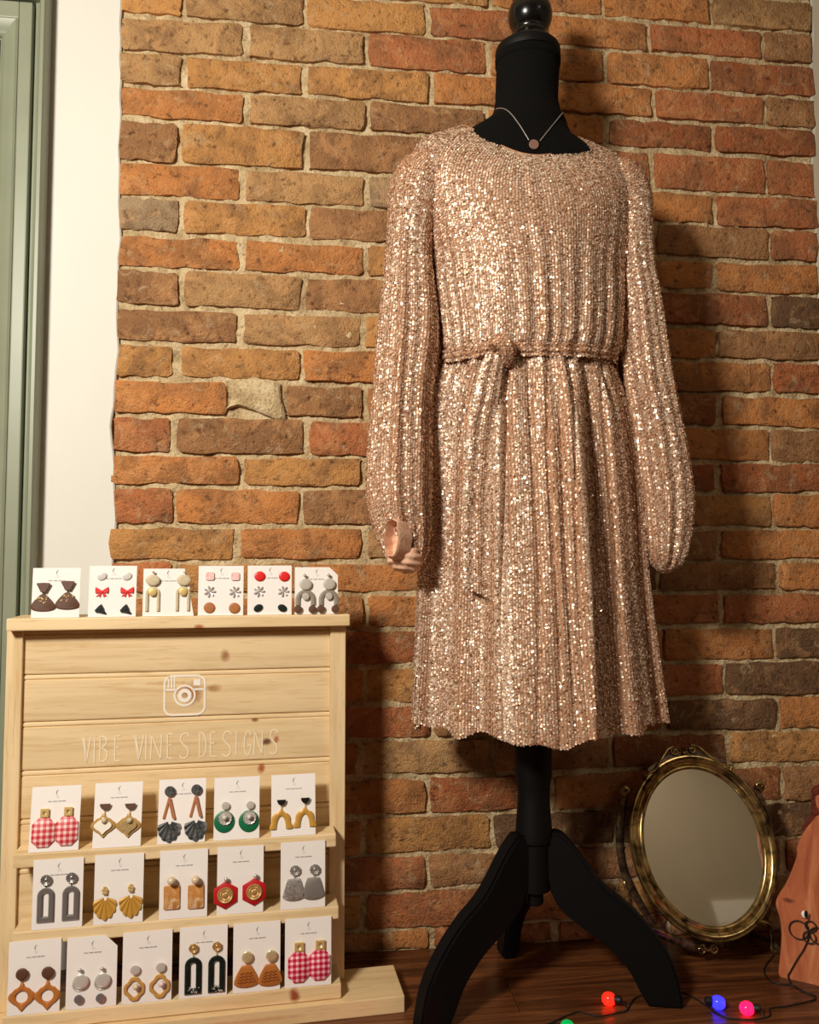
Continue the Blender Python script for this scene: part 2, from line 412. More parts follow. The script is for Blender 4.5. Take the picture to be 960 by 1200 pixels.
# mortar smeared over a broken brick
G = Geo(); poly = [(-0.172, 1.090), (-0.150, 1.088), (-0.118, 1.098), (-0.085, 1.090), (-0.066, 1.086), (-0.064, 1.058), (-0.056, 1.030), (-0.052, 1.014), (-0.070, 1.014), (-0.098, 1.026), (-0.122, 1.034), (-0.150, 1.040), (-0.168, 1.034), (-0.160, 1.056)]
cx_, cz_ = -0.115, 1.06
R = [[(x, 0.012, z) for x, z in poly], [(x, -0.003, z) for x, z in poly]]
for s_, yy in ((0.86, -0.0085), (0.55, -0.0075), (0.25, -0.010)): R.append([(cx_ + (x - cx_) * s_, yy + rb.uniform(-.0015, .0015), cz_ + (z - cz_) * s_) for x, z in poly])
G.rings(R, True, True, True); o = G.obj('mortar_patch', M['mortar'], wall, 60)
for v in o.data.vertices: pass

# ---- plaster on both sides of the brick pier
def plaster(name, xa, xb, y0, mat, wob_left, wob_right, seed):
    n = 150; G = Geo(); L = []; Rr = []
    for i in range(n):
        z = ZC * i / (n - 1)
        wl = 0.014 * (vnoise(np.float64(z * 9), np.float64(0.3), seed) - 0.5) + 0.007 * (vnoise(np.float64(z * 28), np.float64(0.3), seed + 3) - 0.5)
        L.append((xa + (wl if wob_left else 0), z)); Rr.append((xb + (wl if wob_right else 0), z))
    rings = []
    for i in range(n):
        (a, z), (b, _) = L[i], Rr[i]
        e = 0.0025
        rings.append([(a, 0.06, z), (a, y0 + (e if wob_left else 0), z), (a + e, y0, z), (b - e, y0, z), (b, y0 + (e if wob_right else 0), z), (b, 0.06, z)])
    G.rings(rings, True, True, True); return G.obj(name, mat, wall, 40)
plaster('plaster', XL, -0.3765, -0.0045, M['plaster'], False, True, 11)
plaster('plaster', 1.0630, XR, 0.000, M['plaster_grey'], True, False, 12)

# ---- green panelled door in its moulded casing
dr = structure(empty('door_1', (-1.0, 0, 0)))
DX = 1.0                                            # parts are given in world x and shifted to the door's own origin
def dbox(name, lo, hi, mat, par, bev=0.002): return box(name, (lo[0] + DX, lo[1], lo[2]), (hi[0] + DX, hi[1], hi[2]), mat, par, bev)
DXL, DXR, DZT = -1.28, -0.5345, 1.797
dbox('stile', (DXR - 0.024, -0.034, 0.01), (DXR, -0.011, DZT), M['green'], dr, 0.0025)
dbox('stile', (DXL, -0.034, 0.01), (DXL + 0.10, -0.011, DZT), M['green'], dr, 0.0025)
dbox('rail', (DXL + 0.10, -0.034, DZT - 0.033), (DXR - 0.024, -0.011, DZT), M['green'], dr, 0.0025)
dbox('rail', (DXL + 0.10, -0.034, 0.01), (DXR - 0.024, -0.011, 0.20), M['green'], dr, 0.0025)
dbox('panel', (DXL + 0.10, -0.020, 0.20), (DXR - 0.024, -0.0105, DZT - 0.033), M['green'], dr, 0)
def frame_sweep(name, x0, x1, z0, z1, prof, mat, par):
    """prof: (inset, y) pairs swept round a rectangle with mitred corners"""
    G = Geo(); C4 = [(x0, z0, 1, 1), (x1, z0, -1, 1), (x1, z1, -1, -1), (x0, z1, 1, -1)]
    rings = [[(cx + sx * i + DX, yy, cz + sz * i) for i, yy in prof] for cx, cz, sx, sz in C4]
    rings.append(rings[0]); G.rings(rings, True); return G.obj(name, mat, par, 25)
frame_sweep('moulding', DXL + 0.10, DXR - 0.024, 0.20, DZT - 0.033, [(0, -0.012), (0, -0.0355), (0.004, -0.038), (0.010, -0.036), (0.020, -0.029), (0.026, -0.026), (0.030, -0.028), (0.033, -0.024), (0.033, -0.012)], M['green'], dr)
frame_sweep('panel_bead', DXL + 0.137, DXR - 0.061, 0.237, DZT - 0.070, [(0, -0.018), (0, -0.024), (0.003, -0.026), (0.008, -0.026), (0.011, -0.022), (0.011, -0.018)], M['green'], dr)
tr = structure(empty('trim_1', (-1.0, 0, 0)))
def casing(name, pts, par):
    """side profile of (x, y) run up from the floor"""
    G = Geo(); G.rings([[(x + DX, yy, z) for x, yy in pts] for z in (0.0, 2.05)], True, True, True); return G.obj(name, M['green'], par, 25)
casing('jamb_casing', [(-0.5065, -0.009), (-0.5065, -0.040), (-0.5095, -0.045), (-0.5155, -0.045), (-0.5185, -0.041), (-0.5200, -0.026), (-0.5240, -0.024), (-0.5285, -0.021), (-0.5325, -0.0205), (-0.5325, -0.009)], tr)
casing('jamb_casing', [(-1.33, -0.009), (-1.33, -0.044), (-1.316, -0.044), (-1.30, -0.022), (-1.2815, -0.020), (-1.2815, -0.009)], tr)
dbox('head_casing', (-1.30, -0.036, 1.805), (-0.5190, -0.009, 1.92), M['green'], tr, 0.003)
dbox('gap_shade_sheet', (-1.282, -0.0105, 0.0), (-0.5320, -0.0095, 1.81), M['gap'], tr, 0)  # thin dark sheet behind the door, gap shade put into its colour
# white panelled door of the room behind the viewer (seen in the mirror)
def far_casing(x0, z1):
    t2 = structure(empty('trim_2', (x0, YB, 0)))
    for nm, lo, hi in (('jamb_casing', (0, 0, 0), (0.13, 0.03, z1)), ('jamb_casing', (.49, 0, 0), (.62, 0.03, z1)), ('head_casing', (0, 0, z1), (.62, 0.034, z1 + 0.14))):
        box(nm, lo, hi, M['white_paint'], t2, 0.006)
    d2 = structure(empty('door_2', (x0, YB, 0)))
    box('door_leaf', (0.135, 0, 0), (.485, 0.012, z1 - 0.005), M['white_paint'], d2, 0.002)
    box('moulding', (0.175, 0.012, z1 - 0.55), (0.445, 0.024, z1 - 0.05), M['white_paint'], d2, 0.004)
    box('moulding', (0.175, 0.012, 0.1), (0.445, 0.024, z1 - 0.62), M['white_paint'], d2, 0.004)
# ================================================================== mannequin
MX, MY = 0.382, -0.190
man = tag(empty('mannequin', (MX, MY, 0)), 'black dress form on a wooden tripod, wearing the sequin dress', 'mannequin')
# torso with neck: rings of (z, a, b, dx)
TZ = [(1.655, .0575, .0545, .001), (1.648, .0580, .0550, .001), (1.640, .0575, .0545, .001), (1.60, .0570, .0545, -.001), (1.570, .0575, .0555, -.002), (1.548, .0630, .060, -.002), (1.532, .073, .066, -.004), (1.515, .088, .070, -.013), (1.498, .108, .075, -.020), (1.478, .138, .082, -.018),
      (1.44, .178, .090, -.010), (1.38, .165, .094, -.006), (1.28, .148, .090, -.003), (1.18, .136, .086, 0), (1.095, .120, .074, -.004), (1.02, .125, .070, -.004), (.95, .130, .072, -.002), (.90, .125, .070, 0), (.885, .11, .06, 0)]
tz = spline(TZ, 90)
G = Geo(); G.rings([[(d + a * math.cos(2 * PI * k / 56), b * math.sin(2 * PI * k / 56), z) for k in range(56)] for z, a, b, d in tz], True, True, True)
torso = G.obj('torso', M['black_cloth'], man, 60)
G = Geo(); G.rings([[(.001 + (a + e) * math.cos(2 * PI * k / 56), (b + e) * math.sin(2 * PI * k / 56), z) for k in range(56)] for z, a, b, e in ((1.655, .0575, .0545, .0006), (1.654, .0575, .0545, .0022), (1.642, .0572, .0542, .0022), (1.640, .057, .054, .0006))], True)
G.obj('neck_seam', M['black_cloth'], torso, 60)
G = Geo(); G.lathe([(.0001, 1.655), (.0575, 1.655), (.0590, 1.658), (.0590, 1.668), (.0575, 1.6715), (.046, 1.673)], (.001, 0, 0), 48); G.obj('neck_cap', M['black_wood'], man, 30)
G = Geo(); prof = [(.0425, 1.672), (.0425, 1.684), (.041, 1.686), (.0385, 1.690), (.0355, 1.694), (.0330, 1.699), (.0318, 1.703), (.0330, 1.7055), (.0325, 1.708), (.030, 1.710)]
for i in range(17):
    a = -PI / 2 + .70 + (PI - 1.30) * i / 16; prof.append((.0402 * math.cos(a), 1.7370 + .0402 * math.sin(a)))
prof += [(.0265, 1.771), (.0325, 1.774), (.0335, 1.777), (.0325, 1.780), (.024, 1.783), (.022, 1.790), (.026, 1.80), (.024, 1.812), (.012, 1.82), (.0001, 1.822)]
G.lathe(prof, (.006, 0, 0), 48); G.obj('finial', M['black_lacquer'], man, 40)
G = Geo(); G.lathe([(.030, .92), (.0318, .90), (.0318, .372), (.0295, .360), (.0272, .340), (.0278, .325), (.0312, .282), (.0322, .270), (.0322, .262), (.029, .258)], (0, 0, 0), 32); G.obj('pole', M['black_wood'], man, 30)
G = Geo(); G.lathe([(.025, .262), (.026, .18), (.0145, .178), (.0145, .158), (.012, .155), (.0001, .155)], (.0, -.004, 0), 28); G.obj('hub', M['black_wood'], man, 30)
outer = [(.018, .262), (.026, .274), (.038, .278), (.052, .270), (.075, .243), (.112, .193), (.156, .158), (.193, .118), (.221, .073), (.234, .022), (.235, .0)]
inner = [(.018, .215), (.019, .200), (.022, .190), (.030, .172), (.041, .152), (.070, .127), (.115, .0955), (.150, .058), (.170, .020), (.182, .0)]
for ang, s_, lab in ((203, 1.0, ''), (346, 1.03, ''), (95, 0.72, '')):
    o_, i_ = spline(outer, 30), spline(inner, 30)
    poly = [(x * s_, z) for x, z in o_] + [(x * s_, z) for x, z in reversed(i_)]
    t = .0155; bm = bmesh.new()
    vs0 = [bm.verts.new((x, -t, z)) for x, z in poly]; f = bm.faces.new(vs0)
    ex = bmesh.ops.extrude_face_region(bm, geom=[f]); bmesh.ops.translate(bm, verts=[v for v in ex['geom'] if isinstance(v, bmesh.types.BMVert)], vec=(0, 2 * t, 0))
    caps = [f for f in bm.faces if len(f.verts) > 4]
    bmesh.ops.bevel(bm, geom=[e for f in caps for e in f.edges], offset=.0045, segments=2, affect='EDGES')
    o = bm_obj('leg', bm, M['black_wood'], man); auto_smooth(o, 50); o.rotation_euler = (0, 0, math.radians(ang))

# ================================================================== dress
drs = tag(empty('dress', (MX, MY, 0)), 'rose gold sequin dress with long sleeves and tied waist, worn by the mannequin', 'dress')
K = np.array([  # zs    zf     zb    a     bf    bb    cx   fold  step
    (1.512, 1.428, 1.505, .111, .092, .070, .3636, .0000, 0), (1.500, 1.405, 1.485, .143, .103, .083, .366, .0004, 0), (1.482, 1.372, 1.45, .183, .112, .092, .369, .0010, 0),
    (1.440, 1.330, 1.40, .205, .118, .097, .372, .0006, 0), (1.360, 1.285, 1.33, .196, .121, .099, .375, .0010, 0), (1.270, 1.240, 1.25, .179, .121, .099, .3785, .0020, 0),
    (1.200, 1.190, 1.19, .174, .119, .099, .381, .0032, 0), (1.135, 1.130, 1.13, .166, .116, .098, .3825, .0042, 0), (1.112, 1.106, 1.11, .162, .113, .097, .380, .0040, 0),
    (1.094, 1.090, 1.092, .151, .102, .092, .377, .0030, 0), (1.072, 1.068, 1.07, .157, .106, .094, .377, .0050, .15), (1.000, 1.000, 1.00, .177, .118, .104, .377, .0070, .3),
    (.920, .920, .92, .186, .123, .109, .380, .0070, .5), (.830, .830, .83, .192, .127, .113, .382, .0066, .65), (.720, .720, .72, .198, .131, .117, .384, .0070, .8),
    (.600, .600, .60, .207, .136, .121, .387, .0078, .9), (.462, .456, .462, .219, .143, .126, .392, .0088, 1.0)])
KD = spline(K, 600)
arc = np.concatenate([[0], np.cumsum(np.abs(np.diff(KD[:, 1])) + .15 * np.abs(np.diff(KD[:, 3])))]); arc /= arc[-1]
def sstep(a, b, x):
    t = np.clip((x - a) / (b - a), 0, 1); return t * t * (3 - 2 * t)
def body(th, v):
    """th angle (0 = right, pi/2 = back, -pi/2 = front), v 0 neckline .. 1 hem; arrays"""
    q = [np.interp(v, arc, KD[:, i]) for i in range(9)]
    zs, zf, zb, a, bf, bb, cx, fo, st = q
    c, s = np.cos(th), np.sin(th)
    wfb = np.abs(s) ** 2.0
    z = zs + (np.where(s < 0, zf, zb) - zs) * wfb
    below = (zf < 1.085)
    tw = np.where(below, th, th + .02)
    wob = .55 * np.sin(3 * th + .9 + 2.0 * z) + .3 * np.sin(7 * th + 4 * z)
    kf_ = sstep(.95, 1.08, z)
    g = (1 - .55 * kf_) * np.cos(9 * (tw + wob * .18) + .6) + (.40 + .40 * kf_) * np.cos(23 * (tw + wob * .20) + 2.1) + .30 * np.cos(14 * (tw + wob * .25) + .3)
    g2 = .5 * np.cos(19 * (tw + wob * .22) + 1.0) + .5 * np.cos(34 * (tw + wob * .12))
    g = np.where(below, g, g2); g = np.sign(g) * np.abs(g) ** .8
    b = np.where(s < 0, bf, bb)
    x = cx + (a + fo * g) * c; y = MY + (b + fo * g) * s
    # deep fold: the centre panel of the skirt stands forward of both sides
    front = sstep(0.05, .5, -s)
    pl = 1 - sstep(-.010, .010, x - (.290 - .004 * st)); pr = sstep(-.010, .010, x - (.440 + .008 * st))
    y = y + front * st * (.046 * pl + .030 * pr - .016 * (1 - pl) * (1 - pr))
    hemw = sstep(.9, 1, v)
    for vx, vw_, vd in ((.300, .0075, .020), (.352, .0045, .010), (.382, .004, .011), (.405, .004, .009), (.425, .004, .009), (.232, .004, .008), (.470, .005, .010), (.508, .005, .010)):
        vc = .377 + (vx - .377) * (.80 + .20 * st) + .004 * np.sin(9 * z + 40 * vx)      # valleys run down from the gathers at the belt
        y = y + front * sstep(0, .35, st) * (1 - .55 * sstep(.75, 1.0, st)) * .75 * vd * np.exp(-((x - vc) / vw_) ** 2)
    z = z - .05 * (x - cx) * sstep(1.15, 1.42, zs) * np.where(x > cx, 1, .5)
    z = z + hemw * (.005 * np.sin(9 * th + 1) + .004 * np.sin(17 * th)) 
    return np.stack([x - MX, y - MY, z], -1)
def sheet(fn, nu, nv, closed=True, v0=0, v1=1):
    u = np.linspace(0, 2 * PI, nu, endpoint=False); v = np.linspace(v0, v1, nv)
    U, W = np.meshgrid(u, v); P = fn(U, W); V = P.reshape(-1, 3)
    idx = np.arange(nu * nv).reshape(nv, nu); r = np.roll(idx, -1, 1)
    F = np.stack([idx[:-1], r[:-1], r[1:], idx[1:]], -1).reshape(-1, 4)
    return V, F
def quick(name, V, F, mat, par, smooth=True):
    me = bpy.data.meshes.new(name); n = len(V); k = F.shape[1]
    me.vertices.add(n); me.vertices.foreach_set('co', np.ascontiguousarray(V, dtype=np.float32).ravel())
    me.loops.add(F.size); me.loops.foreach_set('vertex_index', np.ascontiguousarray(F, dtype=np.int32).ravel())
    me.polygons.add(len(F)); me.polygons.foreach_set('loop_start', np.arange(0, F.size, k, dtype=np.int32)); me.polygons.foreach_set('loop_total', np.full(len(F), k, dtype=np.int32))
    me.update(calc_edges=True); me.validate()
    return link(name, me, mat, par, smooth)
nrg = np.random.default_rng(5)
HEX = np.array([(math.cos(PI / 3 * k), math.sin(PI / 3 * k)) for k in range(6)])
def sequins(name, fn, par, ncol, nrow, rad, tilt, flip=1, keep=None, v0=0.0, v1=1.0, lift=.0012, u0=0.0, u1=2 * PI):
    du = (u1 - u0) / ncol; dv = (v1 - v0) / nrow
    U, W = np.meshgrid(u0 + (np.arange(ncol) + .5) * du, v0 + (np.arange(nrow) + .5) * dv)
    W = W + np.where(np.arange(ncol) % 2, dv * .5, 0)[None, :]
    U = U + nrg.normal(0, du * .10, U.shape); W = np.clip(W + nrg.normal(0, dv * .16, W.shape), v0, v1)
    U, W = U.ravel(), W.ravel(); e = 1e-3
    P = fn(U, W); A = fn(U + e, W) - fn(U - e, W); B = fn(U, np.clip(W + e, 0, 1)) - fn(U, np.clip(W - e, 0, 1))
    N = np.cross(A, B); O_ = (P - fn(U + PI, W)); N = N * np.where((N * O_).sum() > 0, 1, -1); N /= np.linalg.norm(N, axis=1, keepdims=True) + 1e-12
    N = N + nrg.normal(0, tilt, N.shape); N /= np.linalg.norm(N, axis=1, keepdims=True)
    T = B / (np.linalg.norm(B, axis=1, keepdims=True) + 1e-12); T = T - N * (T * N).sum(1, keepdims=True); T /= np.linalg.norm(T, axis=1, keepdims=True) + 1e-12
    S = np.cross(N, T); C0 = P + N * (lift + nrg.uniform(0, .0006, (len(P), 1)))
    if keep is not None:
        k = keep(P); C0, T, S = C0[k], T[k], S[k]
    r = rad * nrg.uniform(.85, 1.1, (len(C0), 1))
    V = (C0[:, None, :] + r[:, None, :] * (HEX[None, :, 0:1] * S[:, None, :] + HEX[None, :, 1:2] * T[:, None, :])).reshape(-1, 3)
    F = np.arange(len(V)).reshape(-1, 6)
    o = quick(name, V, F, M['sequin'], par, False); o['kind'] = 'stuff'; return o
VW = float(np.interp(1.092, KD[::-1, 1], arc[::-1]))
V, F = sheet(body, 300, 110, True, 0, VW); bod = quick('bodice', V, F, M['lining'], drs)
V, F = sheet(body, 360, 150, True, VW, 1); skt = quick('skirt', V, F, M['lining'], drs)
sequins('sequins', body, bod, 236, 140, .00185, .20, -1, None, 0.0, VW)
for a_, b_, n_ in ((-2.13, -1.95, 26), (-1.34, -1.20, 20)): sequins('sequins', body, skt, n_, 200, .00185, .26, 1, None, VW + .1, 1.0, u0=a_, u1=b_)
sequins('sequins', body, skt, 276, 225, .00185, .24, -1, None, VW, 1.0)
# neckline piping
nk = body(np.linspace(0, 2 * PI, 90), np.zeros(90)); G = Geo(); G.tube(list(nk) + [nk[0]], .0022, 6, None, False); G.obj('neckline_piping', M['lining'], bod, 60)

def sleeve(path, seed, ph):
    Q = spline(path, 400); d = np.concatenate([[0], np.cumsum(np.linalg.norm(np.diff(Q[:, :3], axis=0), axis=1))]); d /= d[-1]
    T = np.gradient(Q[:, :3], axis=0); T /= np.linalg.norm(T, axis=1, keepdims=True)
    Yv = np.array([0, 1., 0]); N2 = Yv - T * (T @ Yv)[:, None]; N2 /= np.linalg.norm(N2, axis=1, keepdims=True); N1 = np.cross(N2, T)
    def fn(u, v):
        g = lambda A: np.stack([np.interp(v, d, A[:, i]) for i in range(3)], -1)
        c = g(Q[:, :3]); n1 = g(N1); n2 = g(N2); ra = np.interp(v, d, Q[:, 3]); rb_ = np.interp(v, d, Q[:, 4])
        amp = .0012 + .0042 * sstep(.08, .5, v) + .002 * sstep(.85, 1, v)
        wob = .3 * np.sin(2 * u + 3 * v + seed)
        f = amp * (.6 * np.cos(7 * (u + wob * .4) + ph) + .4 * np.cos(13 * (u + wob * .3) + 2 * v + ph)) * sstep(1.0, .97, v)
        return c + n1 * ((ra + f) * np.cos(u))[..., None] + n2 * ((rb_ + f) * np.sin(u))[..., None] - np.array([MX, MY, 0])
    return fn
#            x      y      z      r_inplane r_depth
LP = [(.235, -.195, 1.425, .040, .050), (.205, -.197, 1.420, .050, .058), (.182, -.200, 1.395, .052, .060), (.169, -.203, 1.340, .042, .056), (.163, -.206, 1.262, .041, .052), (.163, -.210, 1.18, .050, .054), (.160, -.212, 1.12, .053, .056),
      (.153, -.215, 1.06, .050, .057), (.147, -.219, .986, .0505, .058), (.1435, -.224, .900, .0535, .060), (.1430, -.228, .845, .0525, .059), (.150, -.231, .795, .0440, .050), (.156, -.231, .757, .0330, .038), (.157, -.230, .735, .0200, .024), (.157, -.229, .729, .0050, .006)]
RP = [(.520, -.195, 1.425, .040, .050), (.540, -.197, 1.422, .050, .058), (.555, -.200, 1.395, .050, .058), (.563, -.203, 1.340, .040, .056), (.567, -.206, 1.270, .037, .052), (.577, -.208, 1.20, .036, .052), (.583, -.210, 1.13, .038, .053),
      (.590, -.213, 1.06, .0395, .054), (.602, -.216, .98, .0400, .056), (.612, -.219, .90, .0420, .058), (.618, -.221, .843, .0415, .056), (.617, -.223, .785, .0350, .046), (.614, -.223, .745, .0260, .034), (.612, -.222, .727, .0130, .018), (.611, -.222, .722, .0040, .005)]
sl = []
for P_, sd_ in ((LP, 1.3), (RP, 4.1)):
    fn = sleeve(P_, sd_, sd_ * 2); V, F = sheet(fn, 90, 130); o = quick('sleeve', V, F, M['lining'], drs); sl.append(o)
    sequins('sequins', fn, o, 80, 222, .00185, .24, 1)
# left sleeve: gathered cuff turned to the viewer, its opening lined in pale pink
ax = Vector((-.60, -.79, .10)).normalized(); side = ax.cross(Vector((0, 0, 1))).normalized(); upv = side.cross(ax).normalized()
c0 = Vector((.1320 - MX, -.2850 - MY, .777))
def cuff_ring(d, rw, rh, n=40, wob=.0):
    out = []
    for k in range(n):
        a = 2 * PI * k / n; w_ = 1 + wob * math.sin(9 * a)
        out.append(c0 + ax * (d + .003 * wob * 10 * math.cos(7 * a)) + side * (rw * .78 * w_ * math.cos(a)) + upv * (rh * .80 * w_ * math.sin(a) * (1.0 - .10 * math.sin(a) ** 8)))
    return out
G = Geo(); G.rings([cuff_ring(-.020, .024, .045, wob=.04), cuff_ring(-.006, .0215, .0455, wob=.025), cuff_ring(.008, .0195, .044, wob=.025), cuff_ring(.013, .018, .042, wob=.025), cuff_ring(.0145, .0168, .0408, wob=.03), cuff_ring(.011, .0155, .0388, wob=.04), cuff_ring(-.004, .0145, .036, wob=.07), cuff_ring(-.010, .0125, .031, wob=.05), cuff_ring(-.012, .003, .008)], True, False, True)
G.obj('cuff', M['cuff'], sl[0], 60)
def lip_fn(u, v):                                   # gathered lower lip of the cuff
    a = v * PI; r_ = 1 + .045 * np.cos(13 * a + 1.5 * np.sin(2 * u)) + .02 * np.sin(5 * u + 5 * a)
    return np.stack([.1490 - MX + .0305 * r_ * np.sin(a) * np.cos(u) - .006 * np.cos(a), -.252 - MY + .034 * r_ * np.sin(a) * np.sin(u), .748 + .0265 * r_ * np.cos(a)], -1)
V, F = sheet(lip_fn, 48, 40, True, .02, .98); quick('cuff_gathers', V, F, M['cuff'], sl[0])

# belt, knot and hanging end
ZB = lambda x: 1.094 + .016 * (x - .40) / .13 * np.where(x > .40, .7, -.1)
def belt_fn(u, v):
    P = body(u, np.full_like(u, VW)); n = np.stack([np.cos(u), np.sin(u), 0 * u], -1)
    x = P[..., 0] + MX; prof = .006 + .0045 * np.sin(PI * v) + .002 * np.cos(6 * PI * v)
    pinch = 1 - .45 * np.exp(-((x - .30) / .018) ** 2) * (np.sin(u) < 0)
    P = P + n * (prof * (1 + .12 * np.sin(5 * u)))[..., None]; P[..., 2] = ZB(x) + (.5 - v) * .029 * pinch + .0008 * np.sin(8 * u)
    return P
V, F = sheet(belt_fn, 220, 17); belt = quick('belt', V, F, M['lining'], drs)
sequins('sequins', belt_fn, belt, 220, 9, .0021, .22, -1)
kx, kz = .300 - MX, 1.0845
ky = -.302 - MY
kp = [(-.010, .006, .012), (-.004, -.010, .013), (.006, -.014, .008), (.012, -.009, -.004), (.010, .0, -.014), (.0, .006, -.016)]
kfn_path = np.array([(kx + a, ky + b, kz + c, r, r) for (a, b, c), r in zip(kp, (.007, .0115, .0135, .0125, .0105, .007))])
def tube_fn(path):
    Q = spline(path, 120); T = np.gradient(Q[:, :3], axis=0); T /= np.linalg.norm(T, axis=1, keepdims=True)
    Xv = np.array([1., 0, 0]); N2 = Xv - T * (T @ Xv)[:, None]; N2 /= np.linalg.norm(N2, axis=1, keepdims=True) + 1e-9; N1 = np.cross(N2, T); d = np.linspace(0, 1, 120)
    def fn(u, v):
        g = lambda A: np.stack([np.interp(v, d, A[:, i]) for i in range(3)], -1)
        f = 1 + .10 * np.cos(5 * u)
        return g(Q[:, :3]) + g(N1) * (np.interp(v, d, Q[:, 3]) * f * np.cos(u))[..., None] + g(N2) * (np.interp(v, d, Q[:, 4]) * f * np.sin(u))[..., None]
    return fn
kf = tube_fn(kfn_path); V, F = sheet(kf, 24, 30); kn = quick('knot', V, F, M['lining'], belt)
sequins('sequins', kf, belt, 22, 22, .0017, .2, -1)
sk_th = np.linspace(-PI * .98, -PI * .02, 300)
def front_y(x, z):
    v = np.interp(z, KD[::-1, 1], arc[::-1]); out = np.empty_like(x)
    for i in range(len(x)):
        P = body(sk_th, np.full_like(sk_th, v[i])); o_ = np.argsort(P[:, 0]); out[i] = np.interp(x[i], P[o_, 0], P[o_, 1])
    return out
tz_ = np.linspace(0, 1, 50); tail_z = 1.080 - (1.080 - .690) * tz_
tail_c = np.interp(tz_, [0, .08, .3, .6, 1], [.292, .284, .270, .264, .265]); tail_w = np.interp(tz_, [0, .08, .25, .6, 1], [.013, .018, .0205, .0215, .0225])
tail_y = np.minimum(front_y(tail_c - MX, tail_z), front_y(tail_c + tail_w * .5 - MX, tail_z)) - .019
tail_y[0:4] -= np.array([.010, .008, .005, .002]); kk_ = np.ones(7) / 7; tail_y = np.convolve(np.pad(tail_y, 3, mode='edge'), kk_, 'valid')
def tail_fn(u, v):
    z = np.interp(v, tz_, tail_z); c = np.interp(v, tz_, tail_c) - MX; w_ = np.interp(v, tz_, tail_w); y_ = np.interp(v, tz_, tail_y)
    x = c + w_ * np.cos(u); y = y_ + .0032 * np.sin(u) + .0012 * np.cos(7 * np.cos(u) + 3 * v)
    return np.stack([x, y, z - .012 * np.cos(u) * sstep(.9, 1, v)], -1)
V, F = sheet(tail_fn, 40, 70); n_ = len(V)
tl = quick('hanging_end', V, F, M['lining'], belt)
sequins('sequins', tail_fn, belt, 34, 108, .00185, .2, -1)

# ================================================================== necklace
nl = tag(empty('necklace', (MX, MY, 1.46)), 'thin silver necklace with a small round pendant on the black neck of the dress form', 'necklace')
def neck_pt(z, dx, out=.0016):
    zz = tz[::-1, 0]; a = np.interp(z, zz, tz[::-1, 1]); b = np.interp(z, zz, tz[::-1, 2]); d = np.interp(z, zz, tz[::-1, 3])
    q = min(.999, abs((dx - d) / a)); return (dx, -(b * math.sqrt(1 - q * q) + out), z - 1.46)
zp = 1.447
L_ = [neck_pt(zp + (1.546 - zp) * t ** 1.05, -.018 + (-.0625 + .018) * t) for t in np.linspace(.10, 1, 22)]
R_ = [neck_pt(zp + (1.546 - zp) * t ** 1.05, -.010 + (.0600 + .010) * t) for t in np.linspace(.10, 1, 22)]
B_ = [(math.cos(a) * .0635 - .001, math.sin(a) * .0635, .086 + .016 * math.sin(a)) for a in np.linspace(PI, 0, 24)]
G = Geo(); G.tube(list(reversed(L_)), .0008, 6); G.tube(R_, .0008, 6); G.tube([L_[-1]] + B_[1:-1] + [R_[-1]], .0008, 6); G.obj('chain', M['silver_chain'], nl, 60)
pz = neck_pt(zp, -.0145, .003); G = Geo(); n = 28
for (yy, r) in (): pass
G.rings([[(pz[0] + r * math.cos(2 * PI * k / n), pz[1] + yy, pz[2] + r * math.sin(2 * PI * k / n)) for k in range(n)] for yy, r in ((.001, .008), (-.0006, .0086), (-.0014, .0078))], True, True, True)
G.obj('pendant', M['pendant'], nl, 30)
# ================================================================== wooden card display
SYAW = math.radians(4.4); SP = (0.0577, -0.1518, 0.0)
KN = [(-.205, .580, .010, .012, .8, (150, 92, 44)), (-.262, .520, .026, .024, .75, (156, 92, 46)), (-.225, .525, .016, .008, .7, (160, 100, 52)), (-.143, .388, .0085, .011, .95, (168, 84, 46)),
      (-.135, .432, .010, .007, .9, (96, 50, 26)), (-.155, .469, .008, .004, .8, (140, 70, 36)), (-.30, .536, .050, .004, .5, (190, 142, 80)), (-.38, .443, .09, .003, .4, (186, 148, 92)), (-.248, .632, .010, .005, .9, (176, 96, 60)),
      (-.088, .040, .010, .013, .95, (150, 62, 32)), (-.470, .605, .09, .006, .35, (196, 160, 104)), (-.118, .435, .006, .008, .8, (176, 84, 46))]
pine = pine_mat('knotty_pine', (232, 205, 160), False, KN); pine_v = pine_mat('pine_upright', (230, 203, 158), True, (), 'Z'); pine_b = pine_mat('pine_base', (224, 194, 146), False, [(-.30, .013, .30, .004, .5, (196, 124, 92))])
st = tag(empty('display_stand', SP, (0, 0, SYAW)), 'pine board display stand with three ledges of earring cards, left of the mannequin', 'display stand')
box('stile', (-.0268, 0, .0272), (0, .030, .6295), pine_v, st, .0015)
box('stile', (-.5525, 0, .0272), (-.5278, .030, .6295), pine_v, st, .0015)
def plank(zb, zt):
    """bead-edged board run along x"""
    y0, yb = .0080, .020
    pr = [(yb, zb), (y0 + .0022, zb), (y0 + .0004, zb + .0018), (y0, zb + .003), (y0, zt - .0105), (y0 + .0024, zt - .0094), (y0 + .0024, zt - .0086), (y0 + .0002, zt - .0074), (y0 - .0004, zt - .0050), (y0 + .0002, zt - .0026), (y0 + .0026, zt - .0012), (yb, zt - .0012)]
    G = Geo(); G.rings([[(x, y, z) for y, z in pr] for x in (-.5276, -.0270)], True, True, True); return G.obj('plank', pine, st, 30)
zs_ = [.6295, .556, .4795, .4015, .3240, .2455, .1480]
for k in range(6): plank(zs_[k + 1], zs_[k])
def ledge(name, lo, hi, mat): return box(name, lo, hi, mat, st, .0022)
ledge('top_shelf', (-.5480, -.022, .6297), (.0046, .068, .6495), pine)
